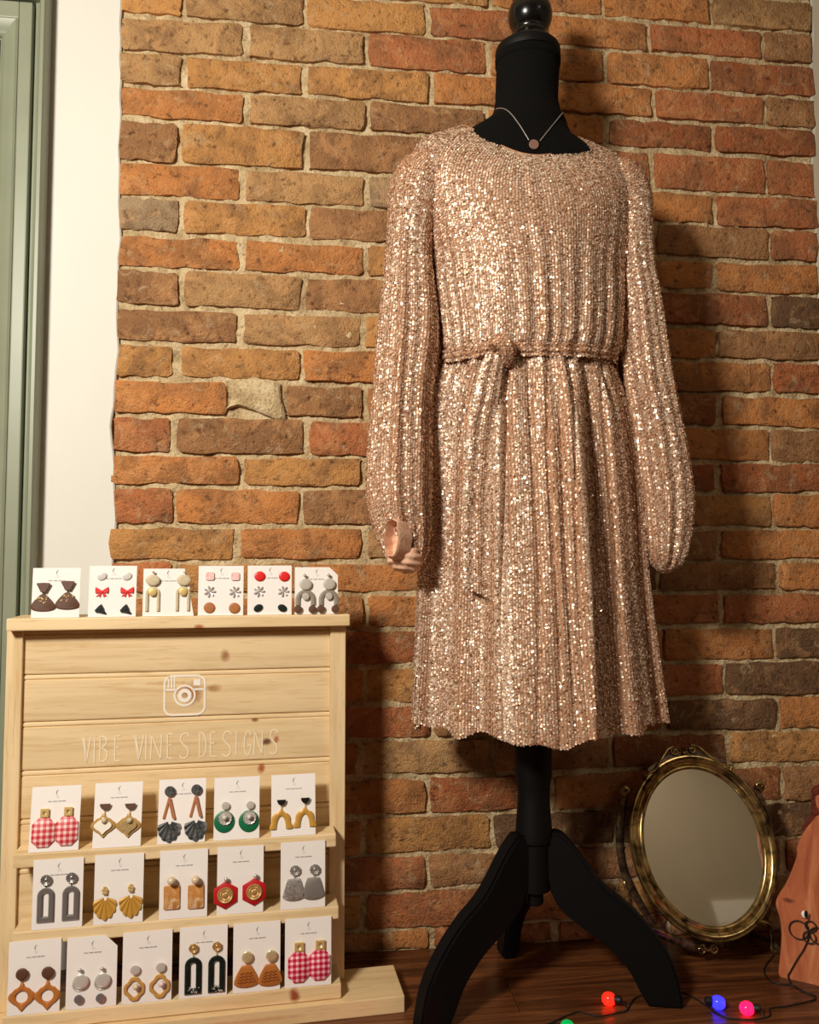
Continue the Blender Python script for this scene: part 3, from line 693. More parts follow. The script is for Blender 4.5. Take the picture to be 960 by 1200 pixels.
LED = [(.2655, .2870, -.5225, -.0200, .046), (.1515, .1722, -.5180, -.0160, .054), (.0282, .0515, -.5275, -.0120, .062)]
for z0_, z1_, xa, xb, yf in LED:
    l_ = ledge('ledge', (xa, -yf, z0_), (xb, -.0002, z1_), pine)
bb = box('base_board', (-.645, -.072, .0003), (.0915, .034, .0270), pine_b, st, .0018)
# ---- white vinyl emblem and lettering (strokes with a little thickness)
YV = .0076
def stroke(G, P, wd, y=YV):
    P = [Vector((p[0], 0, p[1])) for p in P]; n = len(P)
    L = []; R = []
    for i in range(n):
        t = (P[min(i + 1, n - 1)] - P[max(i - 1, 0)]).normalized(); nn = Vector((-t.z, 0, t.x)) * wd / 2
        L.append(P[i] + nn); R.append(P[i] - nn)
    rings = [[(l.x, y, l.z), (l.x, y - .0004, l.z), (r.x, y - .0004, r.z), (r.x, y, r.z)] for l, r in zip(L, R)]
    G.rings(rings, True, True, True)
def rrect(x0, x1, z0, z1, r, n=7):
    out = []
    for cx, cz, a0 in ((x1 - r, z1 - r, 0), (x0 + r, z1 - r, PI / 2), (x0 + r, z0 + r, PI), (x1 - r, z0 + r, 1.5 * PI)):
        out += [(cx + r * math.cos(a0 + PI / 2 * k / n), cz + r * math.sin(a0 + PI / 2 * k / n)) for k in range(n + 1)]
    return out + [out[0]]
def circ(cx, cz, r, n=36): return [(cx + r * math.cos(2 * PI * k / n), cz + r * math.sin(2 * PI * k / n)) for k in range(n + 1)]
ex0, ex1, ez0, ez1 = -.3050, -.2390, .4825, .5475; ec = ((ex0 + ex1) / 2, (ez0 + ez1) / 2 - .0005)
G = Geo(); wl = .0030
stroke(G, rrect(ex0, ex1, ez0, ez1, .013), wl)
stroke(G, circ(ec[0], ec[1], .0165), wl); stroke(G, circ(ec[0], ec[1], .0082), .0062)
stroke(G, [(ex0, ec[1] + .010), (ec[0] - .0135, ec[1] + .010)], wl); stroke(G, [(ex1, ec[1] + .010), (ec[0] + .0135, ec[1] + .010)], wl)
for k in range(3): stroke(G, [(ex0 + .0065 + k * .0048, ez1 - .0015), (ex0 + .0065 + k * .0048, ec[1] + .0135)], .0024)
stroke(G, [(ex1 - .0185, ez1 - .0115), (ex1 - .0075, ez1 - .0115)], .0105)
G.obj('camera_emblem', M['vinyl'], st, 80)
LET = {'V': [[(.02, 1), (.5, 0)], [(.98, 1), (.5, 0)], [(.18, 1), (.5, .12)]], 'I': [[(.5, 1), (.5, 0)]],
       'B': [[(.1, 0), (.1, 1)], [(.1, 1), (.55, .98), (.8, .86), (.72, .66), (.1, .54)], [(.1, .54), (.7, .46), (.92, .26), (.7, .05), (.1, 0)]],
       'E': [[(.12, 0), (.12, 1)], [(.12, .985), (.9, 1.0)], [(.12, .53), (.75, .56)], [(.12, .015), (.9, .0)]],
       'N': [[(.05, 0), (.1, 1)], [(.1, 1), (.85, 0)], [(.85, 0), (.9, 1)]],
       'S': [[(.92, .86), (.75, .98), (.45, 1), (.15, .88), (.12, .68), (.45, .52), (.8, .36), (.85, .14), (.55, .0), (.2, .02), (.02, .12)]],
       'D': [[(.1, 0), (.1, 1)], [(.1, 1), (.55, .95), (.9, .7), (.95, .4), (.75, .1), (.1, 0)]],
       'G': [[(.9, .82), (.65, .98), (.3, .92), (.08, .6), (.1, .25), (.4, .0), (.75, .08), (.88, .40), (.5, .40)]]}
def lettering(G, text, x0, step, zb, h, wd, y, slots=None, rise=0.0):
    for k, (ch, xa, xb) in enumerate(slots):
        for s_ in LET[ch]:
            P = np.array(s_); 
            if len(P) > 2: P = spline(P, len(P) * 4)
            stroke(G, [(xa + p[0] * (xb - xa), zb + rise * k + p[1] * h) for p in P], wd, y)
def X_(v): return -.4335 + (v - 65) / 800 * .317
words = [('V', 65, 97), ('I', 104, 120), ('B', 130, 166), ('E', 190, 216), ('V', 270, 310), ('I', 310, 326), ('N', 335, 386), ('E', 402, 430), ('S', 455, 496), ('D', 534, 566), ('E', 580, 606), ('S', 632, 672), ('I', 680, 700), ('G', 722, 756), ('N', 764, 806), ('S', 832, 868)]
for c, a, b in words:
    G = Geo(); lettering(G, '', 0, 0, .4105, .0410, .0019, YV, [(c, X_(a), X_(b))]); G.obj('vinyl_letter', M['vinyl_pale'], st, 80)

# ================================================================== earring cards
def ell(rx, ry, n=28, ph=0): return [(rx * math.cos(2 * PI * k / n + ph), ry * math.sin(2 * PI * k / n + ph)) for k in range(n)]
def rr(w_, h_, r): return rrect(-w_ / 2, w_ / 2, -h_ / 2, h_ / 2, min(r, w_ / 2.01, h_ / 2.01), 4)[:-1]
def puff(G, poly, cx, cz, y, t, bev=.7, inset=.9, holes=None):
    """solid pill-edged plate from an outline, back at y, front at y - t"""
    S = lambda s_, yy: [(cx + x * s_, yy, cz + z * s_) for x, z in poly]
    G.rings([S(inset, y), S(1, y - t * .3), S(1, y - t * bev), S(inset, y - t)], True, True, True)
def ringplate(G, po, pi, cx, cz, y, t):
    A = lambda P, s_, yy: [(cx + x * s_, yy, cz + z * s_) for x, z in P]
    mid = lambda f: [(cx + a[0] * (1 - f) + b[0] * f, y - t, cz + a[1] * (1 - f) + b[1] * f) for a, b in zip(po, pi)]
    G.rings([A(po, .97, y), A(po, 1, y - t * .5), mid(.18), mid(.82), A(pi, 1, y - t * .5), A(pi, 1, y), A(po, .97, y)], True)
def arch_pts(w_, h_, n, r_=None):
    """closed arch (round top, square foot), point k matches between inner and outer"""
    out = []
    R_ = w_ / 2
    for k in range(n): a = PI * k / (n - 1); out.append((R_ * math.cos(a), h_ / 2 - R_ + R_ * math.sin(a)))
    for k in range(1, 6): out.append((-R_, (h_ / 2 - R_) + (-h_ / 2 - h_ / 2 + R_) * k / 5))
    for k in range(1, 4): out.append((-R_ + 2 * R_ * k / 4, -h_ / 2))
    for k in range(0, 5): out.append((R_, -h_ / 2 + (h_ - R_) * k / 5))
    return out
def build(kind, p, seed):
    """jewellery piece centred on its own origin, in metres, back face at y = 0"""
    G = Geo(); r = random.Random(seed); q = [v / 1000 for v in p]; t = .0028
    if kind == 'ellipse':
        P = ell(q[0], q[1], 28)
        G.rings([[(x * s_, yy, z * s_) for x, z in P] for s_, yy in ((.92, 0), (1, -.0008), (1, -.0016), (.93, -.0022), (.6, -.0025), (.2, -.0026))], True, True, True)
    elif kind == 'ball':
        n = 18; G.rings([[(q[0] * math.sin(a) * math.cos(2 * PI * k / n), -q[0] - q[0] * -math.cos(a), q[0] * math.sin(a) * math.sin(2 * PI * k / n)) for k in range(n)] for a in np.linspace(.12, PI - .12, 11)], True, True, True)
    elif kind == 'oct':
        w_, h_, c = q; a, b = w_ / 2, h_ / 2
        puff(G, [(a, -b + c), (a, b - c), (a - c, b), (-a + c, b), (-a, b - c), (-a, -b + c), (-a + c, -b), (a - c, -b)], 0, 0, 0, .0032, .75, .95)
    elif kind == 'rect': puff(G, rr(*q), 0, 0, 0, t, .75, .95)
    elif kind == 'hex': puff(G, ell(q[0], q[0], 6, PI / 2), 0, 0, 0, t, .75, .95)
    elif kind == 'half':
        w_, h_ = q; P = [(w_ / 2 * math.cos(a), h_ / 2 + h_ * math.sin(a)) for a in np.linspace(PI, 2 * PI, 18)]; puff(G, P, 0, 0, 0, t, .75, .92)
    elif kind in ('ogee',):
        w_, h_, hr = q; n = 64; P = []
        half = [(0, 1), (.12, .97), (.17, .80), (.34, .66), (.56, .58), (.70, .42), (.90, .28), (1, .06), (.95, -.16), (.76, -.34), (.62, -.46), (.44, -.56), (.28, -.70), (.13, -.88), (0, -1)]
        hp = spline(half, 33)
        P = [(w_ / 2 * x, h_ / 2 * z) for x, z in hp] + [(-w_ / 2 * x, h_ / 2 * z) for x, z in hp[-2:0:-1]]; P = P[::-1]
        if hr > .001: ringplate(G, P, [(hr * math.cos(t_), hr * math.sin(t_)) for t_ in [math.atan2(z / h_, x / w_) for x, z in P]], 0, 0, 0, .003)
        else: puff(G, P, 0, 0, 0, .003, .75, .95)
    elif kind == 'shell':
        w_, h_, nr = q[0], q[1], int(p[2]); n = nr * 6 + 1; rings = []
        for f in (.16, .4, .65, .85, .96, 1.0):
            row = []
            for k in range(n):
                u = k / (n - 1); a = math.radians(196 + 148 * u); ridge = abs(math.sin(PI * nr * u))
                rad = h_ * (.95 + .05 * ridge * f) * (1 - .36 * abs(2 * u - 1) ** 1.3)
                hinge = h_ * .42
                x = f * rad * math.cos(a) * (w_ / h_ * .74); z = hinge + f * rad * math.sin(a)
                yy = -.0012 - .0019 * ridge * (.35 + .65 * f) if f < .99 else -.0002
                row.append((x, yy, z))
            rings.append(row)
        G.rings(rings, False); back = [(x, 0, z) for x, yy, z in rings[-1]]; top = [(x, 0, z) for x, yy, z in rings[0]]
        G.rings([rings[-1], back, top, rings[0]], False)
    elif kind == 'arch':
        w_, h_, b = q; po = arch_pts(w_, h_, 21); pi = [(x, z) for x, z in arch_pts(w_ - 2.25 * b, h_ - 2.25 * b, 21)]; ringplate(G, po, pi, 0, 0, 0, .0035)
    elif kind == 'rainbow':
        w_, h_, b = q; n = 20; R_ = w_ / 2; ctr = h_ / 2 - R_
        P = [(R_, -h_ / 2)] + [(R_ * math.cos(a), ctr + R_ * math.sin(a)) for a in np.linspace(0, PI, n)] + [(-R_, -h_ / 2), (-R_ + b, -h_ / 2)]
        r2 = R_ - b; P += [(r2 * math.cos(a), ctr + r2 * math.sin(a)) for a in np.linspace(PI, 0, n)] + [(R_ - b, -h_ / 2)]
        m = len(P) // 2; O_ = P[:m]; I_ = list(reversed(P[m:])); rg = []
        for o_, i_ in zip(O_, I_): rg.append([(o_[0], 0, o_[1]), (o_[0], -.002, o_[1]), ((o_[0] * .7 + i_[0] * .3), -.003, o_[1] * .7 + i_[1] * .3), ((o_[0] * .3 + i_[0] * .7), -.003, o_[1] * .3 + i_[1] * .7), (i_[0], -.002, i_[1]), (i_[0], 0, i_[1])])
        G.rings(rg, True, True, True)
    elif kind == 'scarch':
        w_, h_, b = q; n = 61; rg = []
        for k in range(n):
            a = PI * k / (n - 1); sc_ = .89 + .13 * abs(math.cos(4 * (a - PI / 2))); ao = a
            o_ = (w_ / 2 * sc_ * math.cos(ao), -h_ / 2 + h_ * sc_ * math.sin(ao) * .97); i_ = (w_ * .21 * math.cos(a), -h_ / 2 + h_ * .66 * math.sin(a))
            rg.append([(o_[0], 0, o_[1]), (o_[0], -.0022, o_[1]), (o_[0] * .7 + i_[0] * .3, -.0032, o_[1] * .7 + i_[1] * .3), (o_[0] * .3 + i_[0] * .7, -.0032, o_[1] * .3 + i_[1] * .7), (i_[0], -.0022, i_[1]), (i_[0], 0, i_[1])])
        G.rings(rg, True, True, True)
    elif kind == 'scring':
        w_, h_, b = q; n = 72; rad = lambda a: (.90 + .065 * math.cos(4 * a) + .03 * math.cos(8 * a + PI))
        po = [(w_ / 2 * rad(a) * math.cos(a), h_ / 2 * rad(a) * math.sin(a)) for a in np.linspace(0, 2 * PI, n, endpoint=False)]
        f = 1 - 2.2 * b / w_; pi = [(w_ / 2 * f * (.91 + .075 * math.cos(4 * a)) * math.cos(a), h_ / 2 * f * (.91 + .075 * math.cos(4 * a)) * math.sin(a)) for a in np.linspace(0, 2 * PI, n, endpoint=False)]
        ringplate(G, po, pi, 0, 0, 0, .0034)
    elif kind == 'rectring':
        w_, h_, b = q; n = 8
        def sq(w2, h2): return [(w2 / 2, -h2 / 2), (w2 / 2, 0), (w2 / 2, h2 / 2), (0, h2 / 2), (-w2 / 2, h2 / 2), (-w2 / 2, 0), (-w2 / 2, -h2 / 2), (0, -h2 / 2)]
        ringplate(G, sq(w_, h_), [(x * .8, z * .8) for x, z in ell((w_ - 2 * b) / 2, (h_ - 2 * b) / 2, 8, -PI / 4)], 0, 0, 0, .0018)
    elif kind in ('bell', 'trap', 'fan'):
        if kind == 'fan': w_, h_ = q; bw, tw = w_ * .34, w_
        else: w_, h_, tw = q; bw = w_
        P = []
        if kind == 'fan':
            P = [(bw / 2, -h_ / 2), (tw * .40, h_ * .12), (tw / 2, h_ * .40), (tw * .46, h_ / 2), (0, h_ * .54), (-tw * .46, h_ / 2), (-tw / 2, h_ * .40), (-tw * .40, h_ * .12), (-bw / 2, -h_ / 2)]
        else:
            for u in np.linspace(0, 1, 10): P.append((tw / 2 + (w_ / 2 - tw / 2) * (1 - (1 - u) ** 1.5) if kind == 'bell' else tw / 2 + (w_ / 2 - tw / 2) * u ** .9, h_ / 2 - h_ * .78 * u))
            for a in np.linspace(0, PI, 13)[1:-1]: P.append((w_ / 2 * math.cos(a), -h_ * .28 - h_ * .22 * math.sin(a)))
            P += [(-x, z) for x, z in reversed(P[:10])]; P.append((0, h_ / 2 * 1.04))
            if kind == 'trap': P = [(x * (.96 if abs(z) > h_ * .40 else 1), z) for x, z in P]
        puff(G, P, 0, 0, 0, .0032, .75, .94)
    elif kind == 'bar':
        dx, dz, w_ = q; G.tube([(0, -.001, 0), (dx, -.001, dz)], w_ / 2, 8, .6)
    elif kind in ('cog', 'spiral'):
        R_ = q[0]; nt = int(p[1]) if kind == 'cog' else 30; n = nt * 4
        P = [(R_ * (1 - .09 * (.5 + .5 * math.cos(2 * PI * k / n * nt))) * math.cos(2 * PI * k / n), R_ * (1 - .09 * (.5 + .5 * math.cos(2 * PI * k / n * nt))) * math.sin(2 * PI * k / n)) for k in range(n)]
        G.rings([[(x * s_, yy, z * s_) for x, z in P] for s_, yy in ((.95, 0), (1, -.0012), (.9, -.0022), (.72, -.0012), (.6, -.0022), (.42, -.0012), (.28, -.0024), (.1, -.0028))], True, True, True)
    elif kind == 'flake':
        R_ = q[0]
        for k in range(7):
            a = 2 * PI * k / 7; c, s = math.cos(a), math.sin(a); G.tube([(.25 * R_ * c, -.001, .25 * R_ * s), (R_ * .8 * c, -.0016, R_ * .8 * s), (R_ * c, -.001, R_ * s)], [R_ * .11, R_ * .19, R_ * .08], 7)
        G.rings([[(R_ * .28 * s_ * math.cos(2 * PI * k / 10), yy, R_ * .28 * s_ * math.sin(2 * PI * k / 10)) for k in range(10)] for s_, yy in ((1, 0), (1, -.0018), (.5, -.003))], True, True, True)
    elif kind == 'leaf':
        w_, h_ = q
        for k, (dx, dz) in enumerate(((0, .34), (-.3, .08), (.3, .05), (-.2, -.25), (.22, -.28))):
            G.rings([[(w_ * (dx + .30 * s_ * math.cos(a)), yy, h_ * (dz + .22 * s_ * math.sin(a))) for a in np.linspace(0, 2 * PI, 10, endpoint=False)] for s_, yy in ((1, 0), (.9, -.0012), (.3, -.0018))], True, True, True)
    elif kind == 'bow':
        w_, h_ = q
        for s in (-1, 1):
            puff(G, [(0, .05 * h_), (s * .18 * w_, .30 * h_), (s * .46 * w_, .5 * h_), (s * .5 * w_, .2 * h_), (s * .47 * w_, -.10 * h_), (s * .2 * w_, -.06 * h_), (0, -.08 * h_)], 0, 0, 0, .0026, .7, .92)
            puff(G, [(0, 0), (s * .10 * w_, .02 * h_), (s * .42 * w_, -.42 * h_), (s * .26 * w_, -.36 * h_), (s * .14 * w_, -.5 * h_)], 0, 0, 0, .0018, .7, .95)
        puff(G, ell(.10 * w_, .14 * h_, 12), 0, .05 * h_, 0, .0036)
    elif kind == 'hatshape':
        w_, h_ = q; puff(G, [(-.5 * w_, -.10 * h_), (-.2 * w_, .28 * h_), (.05 * w_, .5 * h_), (.26 * w_, .12 * h_), (.34 * w_, -.2 * h_), (.5 * w_, -.36 * h_), (.44 * w_, -.5 * h_), (.18 * w_, -.42 * h_), (-.12 * w_, -.34 * h_), (-.4 * w_, -.30 * h_)], 0, 0, 0, .003, .7, .9)
        puff(G, ell(.17 * w_, .15 * h_, 12), 0, .0, -.0015, .0025)
    elif kind == 'flecks':
        w_, h_ = q
        for k in range(16):
            cx, cz = r.uniform(-.42, .42) * w_, r.uniform(-.45, .45) * h_; R_ = r.uniform(.4, 1.5) / 1000; n = 6
            P = [(R_ * r.uniform(.6, 1.2) * math.cos(2 * PI * j / n), R_ * r.uniform(.6, 1.2) * math.sin(2 * PI * j / n)) for j in range(n)]
            G.rings([[(cx + x, yy, cz + z) for x, z in P] for yy in (.0004, -.0008)], True, True, True)
    elif kind == 'waves':
        w_, h_ = q
        for k in range(4):
            z0_ = h_ * (.42 - .28 * k); ww = w_ * (.36 + .06 * k)
            G.tube([(x, -.0004, z0_ + .0011 * math.sin(x * 900 + k * .3) + .02 * x) for x in np.linspace(-ww, ww, 18)], .0006, 5)
    return G
CARDS=[
 ('T1',-0.476,0.0736,0.0805,[
  ('earring', 'bell', -19.0, 24.1, (38.4, 27.0, 6.7), 'cocoa', 0),
  ('bow_tie', 'fan', -18.7, 48.2, (20.9, 14.8), 'cocoa', 1),
  ('gold_foil', 'flecks', -19.3, 28.2, (27.0, 10.8), 'gold', 1),
  ('earring', 'bell', 17.9, 26.7, (38.4, 27.0, 6.7), 'cocoa', 0),
  ('bow_tie', 'fan', 18.5, 51.1, (20.9, 14.8), 'cocoa', 1),
  ('gold_foil', 'flecks', 17.7, 30.9, (27.0, 10.8), 'gold', 1),
 ]),
 ('T2',-0.3883,0.0748,0.084,[
  ('earring', 'ellipse', -17.3, 66.5, (7.8, 5.9), 'pearl_grey', 0),
  ('earring', 'ellipse', 22.4, 66.4, (7.8, 5.9), 'pearl_grey', 0),
  ('earring', 'bow', -16.6, 40.5, (21.3, 17.2), 'red', 0),
  ('earring', 'bow', 23.0, 40.4, (21.3, 17.2), 'red', 0),
  ('earring', 'hatshape', -17.7, 12.5, (18.5, 17.2), 'pine_green', 0),
  ('earring', 'hatshape', 21.7, 12.2, (18.5, 17.2), 'pine_green', 0),
 ]),
 ('T3',-0.301,0.0781,0.079,[
  ('earring', 'rainbow', -23.4, 28.8, (23.1, 40.6, 5.0), 'sand', 0),
  ('disc', 'ellipse', -23.7, 59.4, (11.2, 9.2), 'sand', 1),
  ('coin', 'ellipse', -23.5, 40.1, (6.7, 6.7), 'gold', 1),
  ('stud', 'ball', -23.1, 72.9, (2.4,), 'silver', 1),
  ('earring', 'rainbow', 24.9, 28.9, (23.1, 40.6, 5.0), 'sand', 0),
  ('disc', 'ellipse', 26.1, 59.4, (11.2, 9.2), 'sand', 1),
  ('coin', 'ellipse', 25.3, 40.2, (6.7, 6.7), 'gold', 1),
  ('stud', 'ball', 27.3, 72.9, (2.4,), 'silver', 1),
 ]),
 ('T4',-0.214,0.0745,0.0836,[
  ('earring', 'rect', -18.3, 66.1, (14.2, 13.7, 2.8), 'blush', 0),
  ('earring', 'rect', 23.5, 65.6, (14.2, 13.7, 2.8), 'blush', 0),
  ('earring', 'flake', -18.4, 40.3, (9.97,), 'silver', 0),
  ('earring', 'flake', 23.1, 39.5, (9.97,), 'silver', 0),
  ('earring', 'ellipse', -18.5, 13.1, (9.3, 9.0), 'wood_brown', 0),
  ('earring', 'ellipse', 22.8, 12.0, (9.3, 9.0), 'wood_brown', 0),
 ]),
 ('T5',-0.1325,0.0743,0.084,[
  ('earring', 'ellipse', -16.9, 65.6, (9.3, 8.4), 'red', 0),
  ('earring', 'ellipse', 24.5, 65.1, (9.3, 8.4), 'red', 0),
  ('earring', 'flake', -17.9, 40.0, (9.71,), 'silver', 0),
  ('earring', 'flake', 23.0, 39.6, (9.71,), 'silver', 0),
  ('earring', 'ellipse', -19.0, 11.6, (8.1, 6.1), 'pine_green', 0),
  ('earring', 'ellipse', 21.5, 11.1, (8.1, 6.1), 'pine_green', 0),
 ]),
 ('T6',-0.0528,0.0743,0.081,[
  ('earring', 'rainbow', -18.8, 29.1, (34.6, 26.5, 8.3), 'grey_clay', 0),
  ('disc', 'ellipse', -18.9, 51.2, (10.6, 9.7), 'grey_light', 1),
  ('small_disc', 'ellipse', -18.7, 30.5, (6.3, 6.3), 'grey_light', 1),
  ('bead', 'ellipse', -31.8, 8.7, (6.8, 6.8), 'cocoa', 1),
  ('bead', 'ellipse', -7.1, 8.3, (6.8, 6.8), 'cocoa', 1),
  ('stud', 'ball', -20.9, 66.6, (2.9,), 'silver', 1),
  ('earring', 'rainbow', 21.2, 29.2, (34.6, 26.5, 8.3), 'grey_clay', 0),
  ('disc', 'ellipse', 21.8, 51.4, (10.6, 9.7), 'grey_light', 1),
  ('small_disc', 'ellipse', 21.3, 30.7, (6.3, 6.3), 'grey_light', 1),
  ('bead', 'ellipse', 7.6, 8.7, (6.8, 6.8), 'cocoa', 1),
  ('bead', 'ellipse', 32.2, 8.3, (6.8, 6.8), 'cocoa', 1),
  ('stud', 'ball', 20.2, 67.0, (2.9,), 'silver', 1),
 ]),
 ('A1',-0.4638,0.0736,0.0977,[
  ('earring', 'oct', -16.5, 28.8, (33.7, 43.2, 8.9), 'gingham_soft', 0),
  ('stud', 'rectring', -15.4, 58.0, (12.7, 13.4, 3.3), 'gold', 1),
  ('earring', 'oct', 18.2, 29.4, (33.7, 43.2, 8.9), 'gingham_soft', 0),
  ('stud', 'rectring', 19.5, 58.7, (12.7, 13.4, 3.3), 'gold', 1),
 ]),
 ('A2',-0.3697,0.0733,0.0986,[
  ('earring', 'ogee', -21.5, 33.7, (38.3, 36.4, 0.0), 'gold_clay', 0),
  ('inlay', 'ogee', -21.5, 33.7, (27.3, 26.0, 0.0), 'pearl_white', 1),
  ('stud', 'half', -19.4, 62.5, (16.2, 9.1), 'cocoa', 1),
  ('link', 'bar', -20.3, 58.0, (0.4, -6.5, 2.3), 'gold', 0),
  ('pearl', 'ball', -19.2, 41.9, (4.5,), 'sand', 1),
  ('earring', 'ogee', 16.9, 32.0, (38.3, 36.4, 0.0), 'gold_clay', 0),
  ('inlay', 'ogee', 16.9, 32.0, (27.3, 26.0, 0.0), 'gold_glitter', 1),
  ('stud', 'half', 19.2, 61.2, (16.2, 9.1), 'cocoa', 1),
  ('link', 'bar', 18.2, 56.6, (0.4, -6.5, 2.3), 'gold', 0),
  ('pearl', 'ball', 19.3, 40.3, (4.5,), 'sand', 1),
 ]),
 ('A3',-0.2704,0.0741,0.099,[
  ('earring', 'shell', -18.8, 20.7, (40.2, 34.2, 7), 'marble_dark', 0),
  ('stud', 'ellipse', -19.5, 80.9, (8.2, 8.2), 'marble_dark', 1),
  ('bar', 'bar', -20.2, 70.4, (-8.0, -31.6, 4.5), 'copper', 0),
  ('bar', 'bar', -20.2, 70.4, (8.0, -31.6, 4.5), 'copper', 1),
  ('earring', 'shell', 22.6, 20.5, (40.2, 34.2, 7), 'marble_dark', 0),
  ('stud', 'ellipse', 22.3, 81.5, (8.2, 8.2), 'marble_dark', 1),
  ('bar', 'bar', 21.6, 70.9, (-8.0, -31.6, 4.5), 'copper', 0),
  ('bar', 'bar', 21.6, 70.9, (8.0, -31.6, 4.5), 'copper', 1),
 ]),
 ('A4',-0.183,0.0732,0.0977,[
  ('earring', 'ellipse', -19.9, 29.0, (16.5, 16.8), 'emerald', 0),
  ('filigree', 'cog', -18.1, 34.2, (11.11, 12), 'silver', 1),
  ('pearl', 'ball', -19.1, 36.2, (4.1,), 'pearl_grey', 2),
  ('stud', 'ellipse', -18.1, 54.1, (6.4, 6.4), 'silver_bright', 1),
  ('earring', 'ellipse', 19.5, 27.6, (16.5, 16.8), 'emerald', 0),
  ('filigree', 'cog', 21.2, 32.9, (11.11, 12), 'silver', 1),
  ('pearl', 'ball', 20.3, 35.0, (4.1,), 'pearl_grey', 2),
  ('stud', 'ellipse', 21.5, 53.0, (6.4, 6.4), 'silver_bright', 1),
 ]),
 ('A5',-0.0907,0.0728,0.0976,[
  ('earring', 'scarch', -20.4, 27.6, (37.3, 30.4, 12.4), 'mustard', 0),
  ('stud', 'half', -19.9, 53.9, (14.5, 9.0), 'black', 1),
  ('link', 'bar', -19.4, 49.8, (0.0, -8.1, 2.8), 'gold', 0),
  ('earring', 'scarch', 18.6, 28.7, (37.3, 30.4, 12.4), 'mustard', 0),
  ('stud', 'half', 19.4, 55.1, (14.5, 9.0), 'black', 1),
  ('link', 'bar', 19.9, 51.0, (0.0, -8.1, 2.8), 'gold', 0),
 ]),
 ('B1',-0.4543,0.0736,0.1047,[
  ('earring', 'arch', -17.1, 37.1, (25.3, 51.9, 7.6), 'pewter', 0),
  ('stud', 'cog', -17.0, 75.2, (8.48, 12), 'pewter', 1),
  ('link', 'bar', -17.3, 67.6, (0.0, -6.4, 2.5), 'pewter', 0),
  ('earring', 'arch', 19.6, 37.3, (25.3, 51.9, 7.6), 'pewter', 0),
  ('stud', 'cog', 20.1, 76.0, (8.48, 12), 'pewter', 1),
  ('link', 'bar', 19.7, 68.3, (0.0, -6.4, 2.5), 'pewter', 0),
 ]),
 ('B2',-0.3638,0.0741,0.1056,[
  ('earring', 'shell', -20.3, 26.7, (39.2, 36.4, 7), 'mustard', 0),
  ('stud', 'leaf', -20.7, 52.5, (7.8, 12.9), 'gold', 1),
  ('earring', 'shell', 18.6, 27.7, (39.2, 36.4, 7), 'mustard', 0),
  ('stud', 'leaf', 18.5, 53.8, (7.8, 12.9), 'gold', 1),
 ]),
 ('B3',-0.265,0.0743,0.1056,[
  ('earring', 'rect', -17.7, 33.9, (25.1, 37.0, 2.6), 'caramel_marble', 0),
  ('stud', 'ball', -18.1, 62.1, (6.6,), 'pearl_sand', 1),
  ('link', 'bar', -18.0, 56.2, (0.0, -5.3, 2.1), 'gold', 0),
  ('earring', 'rect', 19.5, 32.6, (25.1, 37.0, 2.6), 'caramel_marble', 0),
  ('stud', 'ball', 19.2, 61.1, (6.6,), 'pearl_sand', 1),
  ('link', 'bar', 19.3, 55.1, (0.0, -5.3, 2.1), 'gold', 0),
 ]),
 ('B4',-0.176,0.0737,0.1054,[
  ('earring', 'hex', -23.4, 30.9, (21.6,), 'red_dark', 0),
  ('medallion', 'spiral', -23.4, 31.5, (13.21,), 'gold_antique', 1),
  ('stud', 'ball', -22.3, 57.4, (3.5,), 'silver', 1),
  ('earring', 'hex', 22.3, 33.0, (21.6,), 'red_dark', 0),
  ('medallion', 'spiral', 22.4, 33.6, (13.21,), 'gold_antique', 1),
  ('stud', 'ball', 24.0, 59.9, (3.5,), 'silver', 1),
 ]),
 ('B5',-0.075,0.0728,0.1064,[
  ('earring', 'trap', -14.8, 31.4, (36.5, 34.4, 20.7), 'silver_glitter', 0),
  ('stud', 'cog', -13.1, 62.6, (8.68, 9), 'pewter_light', 1),
  ('link', 'bar', -13.8, 55.2, (0.0, -9.5, 2.8), 'silver', 0),
  ('earring', 'trap', 17.1, 31.0, (36.5, 34.4, 20.7), 'pewter_light', 0),
  ('stud', 'cog', 19.1, 62.0, (8.68, 9), 'pewter_light', 1),
  ('link', 'bar', 18.3, 54.6, (0.0, -9.5, 2.8), 'silver', 0),
 ]),
 ('C1',-0.4837,0.0749,0.1077,[
  ('earring', 'ogee', -16.9, 26.6, (38.3, 42.0, 8.7), 'caramel', 0),
  ('stud', 'ellipse', -16.8, 61.3, (8.9, 8.9), 'cocoa', 1),
  ('link', 'bar', -17.0, 52.6, (0.0, -6.2, 3.7), 'caramel', 0),
  ('earring', 'ogee', 19.7, 24.9, (38.3, 42.0, 8.7), 'caramel', 0),
  ('stud', 'ellipse', 20.0, 60.1, (8.9, 8.9), 'cocoa', 1),
  ('link', 'bar', 19.8, 51.3, (0.0, -6.2, 3.7), 'caramel', 0),
 ]),
 ('C2',-0.4004,0.0743,0.1065,[
  ('earring', 'cog', -17.0, 37.3, (11.34, 18), 'silver', 0),
  ('disc', 'ellipse', -14.9, 42.2, (11.3, 11.3), 'silver_bright', 1),
  ('coin', 'ellipse', -17.5, 16.6, (6.7, 6.7), 'pewter', 1),
  ('stud', 'ball', -16.6, 60.6, (3.0,), 'silver', 1),
  ('earring', 'cog', 15.0, 36.4, (11.34, 18), 'silver', 0),
  ('disc', 'ellipse', 17.2, 41.3, (11.3, 11.3), 'silver_bright', 1),
  ('coin', 'ellipse', 14.2, 15.5, (6.7, 6.7), 'pewter', 1),
  ('stud', 'ball', 15.8, 59.8, (3.0,), 'silver', 1),
 ]),
 ('C3',-0.3177,0.0746,0.1071,[
  ('earring', 'scring', -18.8, 22.9, (34.0, 38.5, 5.7), 'ochre_clay', 0),
